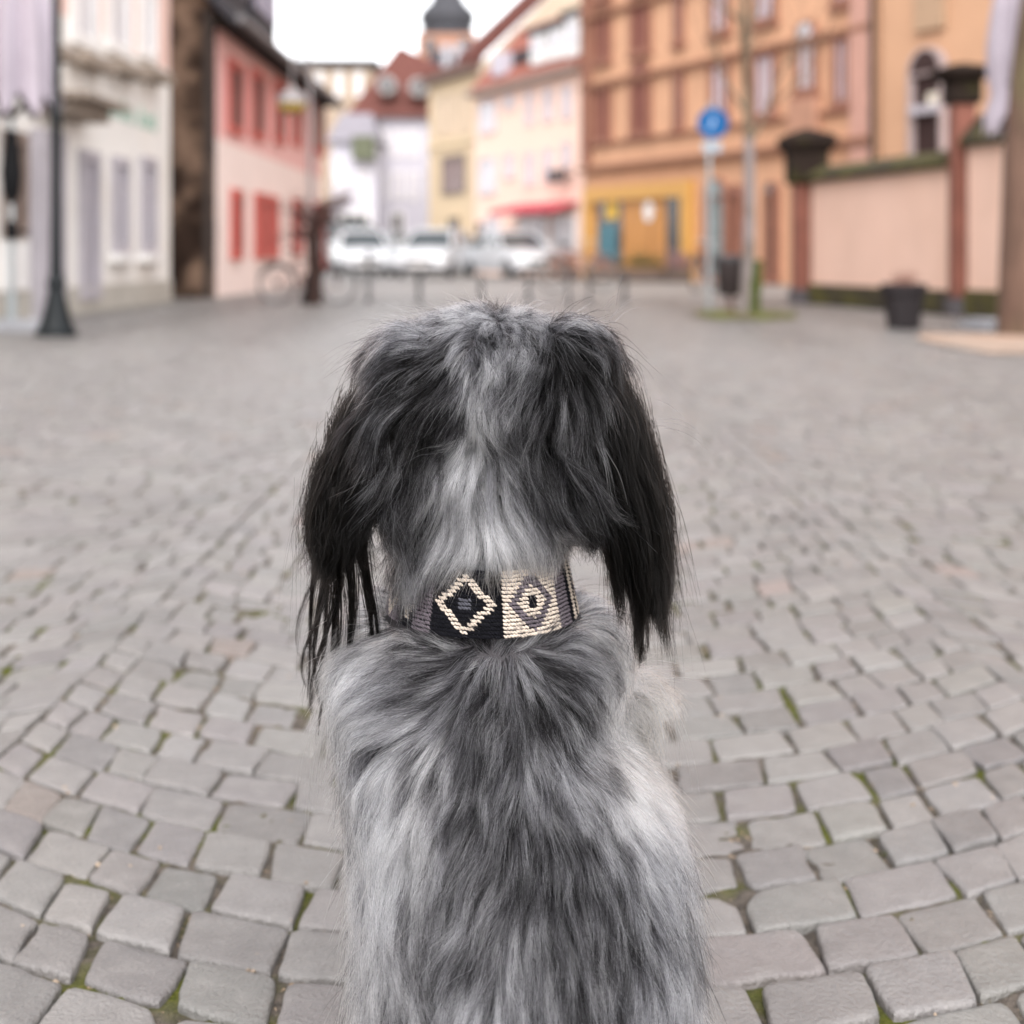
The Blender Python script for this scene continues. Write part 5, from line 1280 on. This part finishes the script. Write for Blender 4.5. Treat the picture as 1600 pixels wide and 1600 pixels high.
warm = np.clip(fbm(roots[:, 0]*9, roots[:, 2]*9, 77, 2)*2-0.7, 0, 1)*np.clip((np.abs(roots[:, 0])-0.03)*14, 0.15, 1)
hair_object('coat', P, tone(T, warm), HAIRM, parent=dog)
# --- long feathering of the ears
for sd in (-1, 1):
    n_g = 320 if sd < 0 else 380
    gp, gnn, gtg, gs = [], [], [], []
    for i in range(n_g):
        s = random.random()**0.8; w = random.uniform(-1, 1)
        q, nn, tg = ear_point(sd, s, w); back = random.random() < 0.2
        gp.append(q-nn*0.006 if back else q+nn*0.004); gnn.append(-nn*0.3 if back else nn); gtg.append(tg); gs.append((s, w))
    gp, gnn, gtg, gs = np.array(gp), np.array(gnn), np.array(gtg), np.array(gs)
    Ls = (0.095+0.050*gs[:, 0])*rng.uniform(0.70, 1.2, n_g)*np.where(gs[:, 0] > 0.8, 0.82, 1)*np.where((rng.random(n_g) < 0.45) & (sd < 0) & (gs[:, 0] > 0.5), 0.6, 1)
    pts = np.empty((n_g, NP_, 3)); pts[:, 0] = gp
    d = unit(gtg+gnn*0.45+rng.normal(0, 0.10, (n_g, 3))); pos = gp.copy()
    drift = rng.normal(0, 0.07, (n_g, 3)); drift[:, 2] = 0
    for k in range(1, NP_):
        pull = np.array([0.03*sd, -0.02, -1.0])+drift
        d = unit(d*0.70+pull*0.34)
        pos = pos+d*(Ls/(NP_-1))[:, None]; pts[:, k] = pos
    # the locks gather into a few tapering strands
    n_s = 34 if sd < 0 else 26
    sc = np.array([gp[i] for i in rng.choice(n_g, n_s, replace=False)]); si = np.argmin(((gp[:, None, :]-sc[None])**2).sum(2)+0.0002*rng.random((n_g, n_s)), 1)
    tt_ = np.linspace(0, 1, NP_)
    for c in range(n_s):
        mem = np.where(si == c)[0]
        if not len(mem): continue
        tip = pts[mem].mean(0); ph = rng.uniform(0, 6.28); amp = (0.009 if sd < 0 else 0.004)*rng.uniform(0.5, 1.3)
        tip = tip+np.stack([amp*np.sin(tt_*6+ph)*tt_**1.2, 0*tt_, 0*tt_], 1)
        wq = (tt_**1.2)[None, :, None]*rng.uniform(0.78, 0.97, (len(mem), 1, 1))
        pts[mem] = pts[mem]*(1-wq)+tip[None]*wq
        lf = rng.uniform(0.38, 0.80) if sd < 0 else rng.uniform(0.60, 1.08)
        pts[mem] = gp[mem][:, None]+(pts[mem]-gp[mem][:, None])*lf
    n_h = 26000
    k = rng.integers(0, n_g, n_h)
    roots = gp[k]+rng.normal(0, 0.0065, (n_h, 3))*np.array([1, 1, 1.0])
    P, gi = strands(pts, gp, roots, (0.6, 1.08), (0.86, 0.10), 0.0010, curl=0.0035 if sd < 0 else 0.0016)
    T = 0.012+0.022*rng.normal(0, 1, n_h)+0.022*rng.normal(0, 1, n_g)[gi]
    up = np.clip((roots[:, 2]-0.64)*22, 0, 1)
    T = T+0.05*up*(rng.random(n_h) < 0.4)
    o = hair_object('ear_fringe', P, tone(np.clip(T, 0.0, 0.5), 1.4), BLACKM, 0.00017, 0.00005, parent=dog)
    o['label'] = 'long black hair hanging from the %s ear' % ('left' if sd < 0 else 'right')
# loose strands: thin wavy locks that hang below each ear
sp_, sT = [], []
def strand(side, s0, w0, L, out, wave, n):
    q, nn, tg = ear_point(side, s0, w0); q = np.array(q); ph = rng.uniform(0, 6.28)
    t = np.linspace(0, 1, 12)
    path = np.stack([q[0]+side*out*t*L+wave*np.sin(t*6.0+ph)*t, q[1]+0.01*t+0.4*wave*np.cos(t*5+ph)*t, q[2]-L*t*np.sqrt(max(0.2, 1-out*out))], 1)
    for i in range(n):
        o = rng.normal(0, 0.0050, 3); tip = rng.normal(0, 0.0011, 3); sc = rng.uniform(0.72, 1.04)
        fl = rng.random() < 0.08
        P1 = np.stack([np.interp(t*sc, t, path[:, k]) for k in range(3)], 1)+o[None]*(1-t[:, None])**1.4+tip[None]*(7 if fl else 1)*t[:, None]
        sp_.append(P1); sT.append(rng.normal(0.02, 0.03))
random.seed(31)
for (s0, w0, L, out, wave, n) in ((.50, .9, .21, .17, .006, 80), (.58, .7, .20, .12, .007, 90), (.66, .8, .19, .07, .008, 90), (.75, .3, .16, .0, .006, 110), (.80, .0, .17, -.04, .007, 90), (.85, -.3, .15, -.05, .006, 90), (.80, -.6, .135, -.10, .005, 80),
                                  (.9, .2, .155, .06, .010, 60), (.95, -.1, .165, .02, .009, 60), (.97, .4, .13, .10, .012, 40), (.65, -.2, .17, -.02, .006, 80), (.5, .95, .15, .16, .005, 40), (.72, .95, .14, .14, .010, 30), (.9, -.8, .11, -.12, .005, 70)):
    strand(-1, s0, w0, L*1.22, out, wave*1.3, n)
for (s0, w0, L, out, wave, n) in ((.75, .5, .155, .04, .003, 130), (.80, .2, .155, .02, .003, 150), (.85, .0, .15, .03, .003, 150), (.9, .3, .14, .0, .003, 140), (.95, -.1, .135, .05, .003, 140), (.8, -.4, .12, .08, .003, 120), (.88, .7, .14, .02, .004, 90), (.7, .95, .13, .05, .004, 40), (.85, -.7, .085, .06, .003, 90), (.97, .5, .14, .02, .003, 110)):
    strand(1, s0, w0, L, out, wave, n)
o = hair_object('ear_strands', np.array(sp_), tone(np.clip(np.array(sT), 0, 0.2), np.full(len(sT), 1.2)), BLACKM, 0.00016, 0.00005, parent=dog)
# --- pale wisps at both shoulders and single long strays
wr, wg = [], []
def wisp(p, d, L, droop, n, spread):
    for i in range(n):
        q = Vector(p)+Vector((random.gauss(0, spread), random.gauss(0, spread*1.5), random.gauss(0, spread*1.6))); dd = Vector(d)+Vector([random.gauss(0, 0.16) for _ in range(3)]); dd.normalize()
        ln = L*random.uniform(0.55, 1.15); pts = [q.copy()]
        for k in range(NP_-1):
            dd = (dd+Vector((0, 0, -droop))).normalized(); q = q+dd*ln/(NP_-1); pts.append(q.copy())
        wg.append(pts)
for q_ in range(7):
    wisp((-0.142-0.004*q_ % 3, 1.39+0.01*q_, 0.385-0.010*q_), (-1, -0.1, -0.1-0.06*q_), 0.115, 0.62, 9, 0.0025)
    wisp((0.112, 1.39+0.01*q_, 0.388-0.010*q_), (1, -0.1, -0.05-0.06*q_), 0.115, 0.42, 4, 0.0050)
wisp((0.118, 1.38, 0.388), (1, 0.1, 0.12), 0.055, 0.05, 7, 0.006)
for (u, v, du, dv, L) in [(955, 500, .35, .9, .035), (640, 515, -1, .5, .07), (985, 560, .5, -.9, .09), (1030, 660, 1, .1, .05), (480, 740, -.2, -1, .12), (470, 820, -.15, -1, .11), (1050, 900, .15, -1, .10), (1040, 800, .3, -1, .09), (600, 540, -1, .2, .06)]:
    wisp((gx(u, 1.38), 1.38, gz(v, 1.38)), (du, 0, dv), L, 0.16, 7, 0.004)
wg = np.array(wg); o = hair_object('feathering', wg, tone(np.where(np.arange(len(wg)) < 98, 0.80, 0.25)+rng.normal(0, 0.05, len(wg))), HAIRM, 0.00014, 0.00004, parent=dog)

# --- face details (the far side) ---------------------------------------------------------------
b = MB(); b.add(*blob((HX, 1.638, 0.592), (0.018, 0.012, 0.014), 16, 10)); b.build('nose', mat('nose', (0.012, 0.011, 0.012), rough=0.35), dog, True)
for sd in (-1, 1):
    b = MB(); b.add(*blob((HX+sd*0.045, 1.506, 0.628), (0.012, 0.010, 0.011), 16, 10)); b.build('eye', mat('eye', (0.03, 0.015, 0.006), rough=0.08), dog, True)

# --- woven collar ---------------------------------------------------------------------------
def build_collar():
    rows, cols = 17, 190
    z0, z1 = 0.4295, 0.4865
    yc, xc = 1.408, -0.027
    def ring(a, t):      # angle measured from the point facing the camera; t 0 bottom .. 1 top
        rx = 0.0875*(1-t)+0.0755*t; ry = 0.094*(1-t)+0.088*t
        return Vector((xc+rx*math.sin(a), yc-ry*math.cos(a), z0+(z1-z0)*t+0.004*(1-math.cos(a))-0.006*math.sin(a)*0.35))
    # webbing under the stitches
    band = MB(); n = 120
    for (o, lo) in ((0.0, 0), (-0.0035, 1)):
        for i in range(n):
            for t in (0.0, 1.0):
                a = 2*math.pi*i/n; p = ring(a, t); out = Vector((math.sin(a), -math.cos(a), 0)); band.v.append(tuple(p+out*(o-0.0008)))
    for i in range(n):
        j = (i+1) % n; a, b2, c, d = 2*i, 2*j, 2*j+1, 2*i+1; N = 2*n
        band.f += [(a, b2, c, d), (N+a, N+d, N+c, N+b2), (a, N+a, N+b2, b2), (d, c, N+c, N+d)]
    col = band.build('collar', mat('collar_webbing', (0.008, 0.008, 0.011), rough=0.9, var=0.3, scale=300), dog)
    col['label'] = 'broad woven collar in black, cream and mauve with stepped diamonds'
    CREAM, BLACK, MAUVE, GREY = (0.78, 0.67, 0.57), (0.007, 0.007, 0.010), (0.165, 0.140, 0.160), (0.10, 0.10, 0.12)
    # panels, in columns of the weave (column 0 faces the camera); a panel is (first, last, kind)
    per = cols
    def cell(c, r):
        c = (c-3+per//2) % per-per//2                       # -95..94
        y = r-(rows-1)/2
        def dia(c0, hw, hh): return abs(c-c0)/hw+abs(y)/hh
        if -19 <= c <= 3:                                   # black panel, cream stepped outline
            s = dia(-8.5, 9.3, 7.6)
            if 0.74 <= s <= 1.08: return CREAM
            if abs(c+8.5) < 2 and abs(y) < 1.6: return GREY
            return BLACK
        if 4 <= c <= 24:                                    # cream panel, mauve outline and a dark eye
            s = dia(14, 8.6, 7.6)
            if 0.64 <= s <= 1.03: return MAUVE
            if abs(c-14) <= 1 and abs(y) <= 1: return BLACK
            return CREAM
        q = (c+19) % 46 if c < 0 else (c-25) % 46
        if c < 0:
            k = 46-q                                       # going left from the black panel
            if k <= 7: return MAUVE if y > -99 and k <= 4+0.3*abs(y-6) else BLACK
            if k <= 14: return CREAM if abs(k-10.5)/4.5+abs(y+1)/7 < 0.9 and not (abs(k-10.5) < 1 and abs(y+1) < 2) else BLACK
            if k <= 30: return CREAM if 0.7 < abs(k-22)/8+abs(y)/8 < 1.05 else MAUVE
            return BLACK
        k = q
        if k <= 6: return MAUVE
        if k <= 14: return BLACK if abs(k-11) > 1.5 else CREAM
        if k <= 30: return MAUVE if 0.7 < abs(k-22)/8+abs(y)/8 < 1.05 else CREAM
        return BLACK
    V, F, C = [], [], []
    nb, prof = 6, [(-1, 0.25), (-0.72, 0.80), (0, 1.0), (0.72, 0.80), (1, 0.25)]
    for c in range(cols):
        for r in range(rows):
            cc = cell(c, r)
            a = 2*math.pi*(c+0.5+random.uniform(-.12, .12))/cols; t = (r+0.5+random.uniform(-.12, .12))/rows
            ctr = ring(a, t); out = Vector((math.sin(a), -math.cos(a), 0.12)).normalized()
            e = (ring(a+0.01, t)-ring(a-0.01, t)).normalized(); up = out.cross(e)*-1
            up = e.cross(out)*-1 if (e.cross(out)).z < 0 else e.cross(out)
            d = (e*0.86-up*0.50).normalized(); w = d.cross(out)
            hl, hw, hh = 0.00215*random.uniform(.92, 1.12), 0.00122, 0.0011*random.uniform(.8, 1.25)
            b0 = len(V)
            for (s, q) in prof:
                for k in range(nb):
                    an = 2*math.pi*k/nb
                    V.append(ctr+d*s*hl+w*math.cos(an)*hw*q+out*(math.sin(an)*hh*q+0.0004))
            tint = random.uniform(0.80, 1.08)
            C += [(cc[0]*tint, cc[1]*tint, cc[2]*tint, 1)]*(nb*len(prof))
            for i in range(len(prof)-1):
                for k in range(nb): F.append((b0+i*nb+k, b0+i*nb+(k+1) % nb, b0+(i+1)*nb+(k+1) % nb, b0+(i+1)*nb+k))
    me = fast_mesh('stitching', np.array(V), [np.array(F)])
    at = me.color_attributes.new('yarn', 'FLOAT_COLOR', 'POINT'); at.data.foreach_set('color', np.array(C, np.float32).ravel())
    bm = bmesh.new(); bm.from_mesh(me); bmesh.ops.recalc_face_normals(bm, faces=bm.faces); bm.to_mesh(me); bm.free()
    o = link_mesh('stitching', me, mat('yarn', (1, 1, 1), rough=0.95, var=0.18, scale=900, attr='yarn', spec=0.1, bump=0.6, bscale=2500), None, True)
    o.parent = col
build_collar()
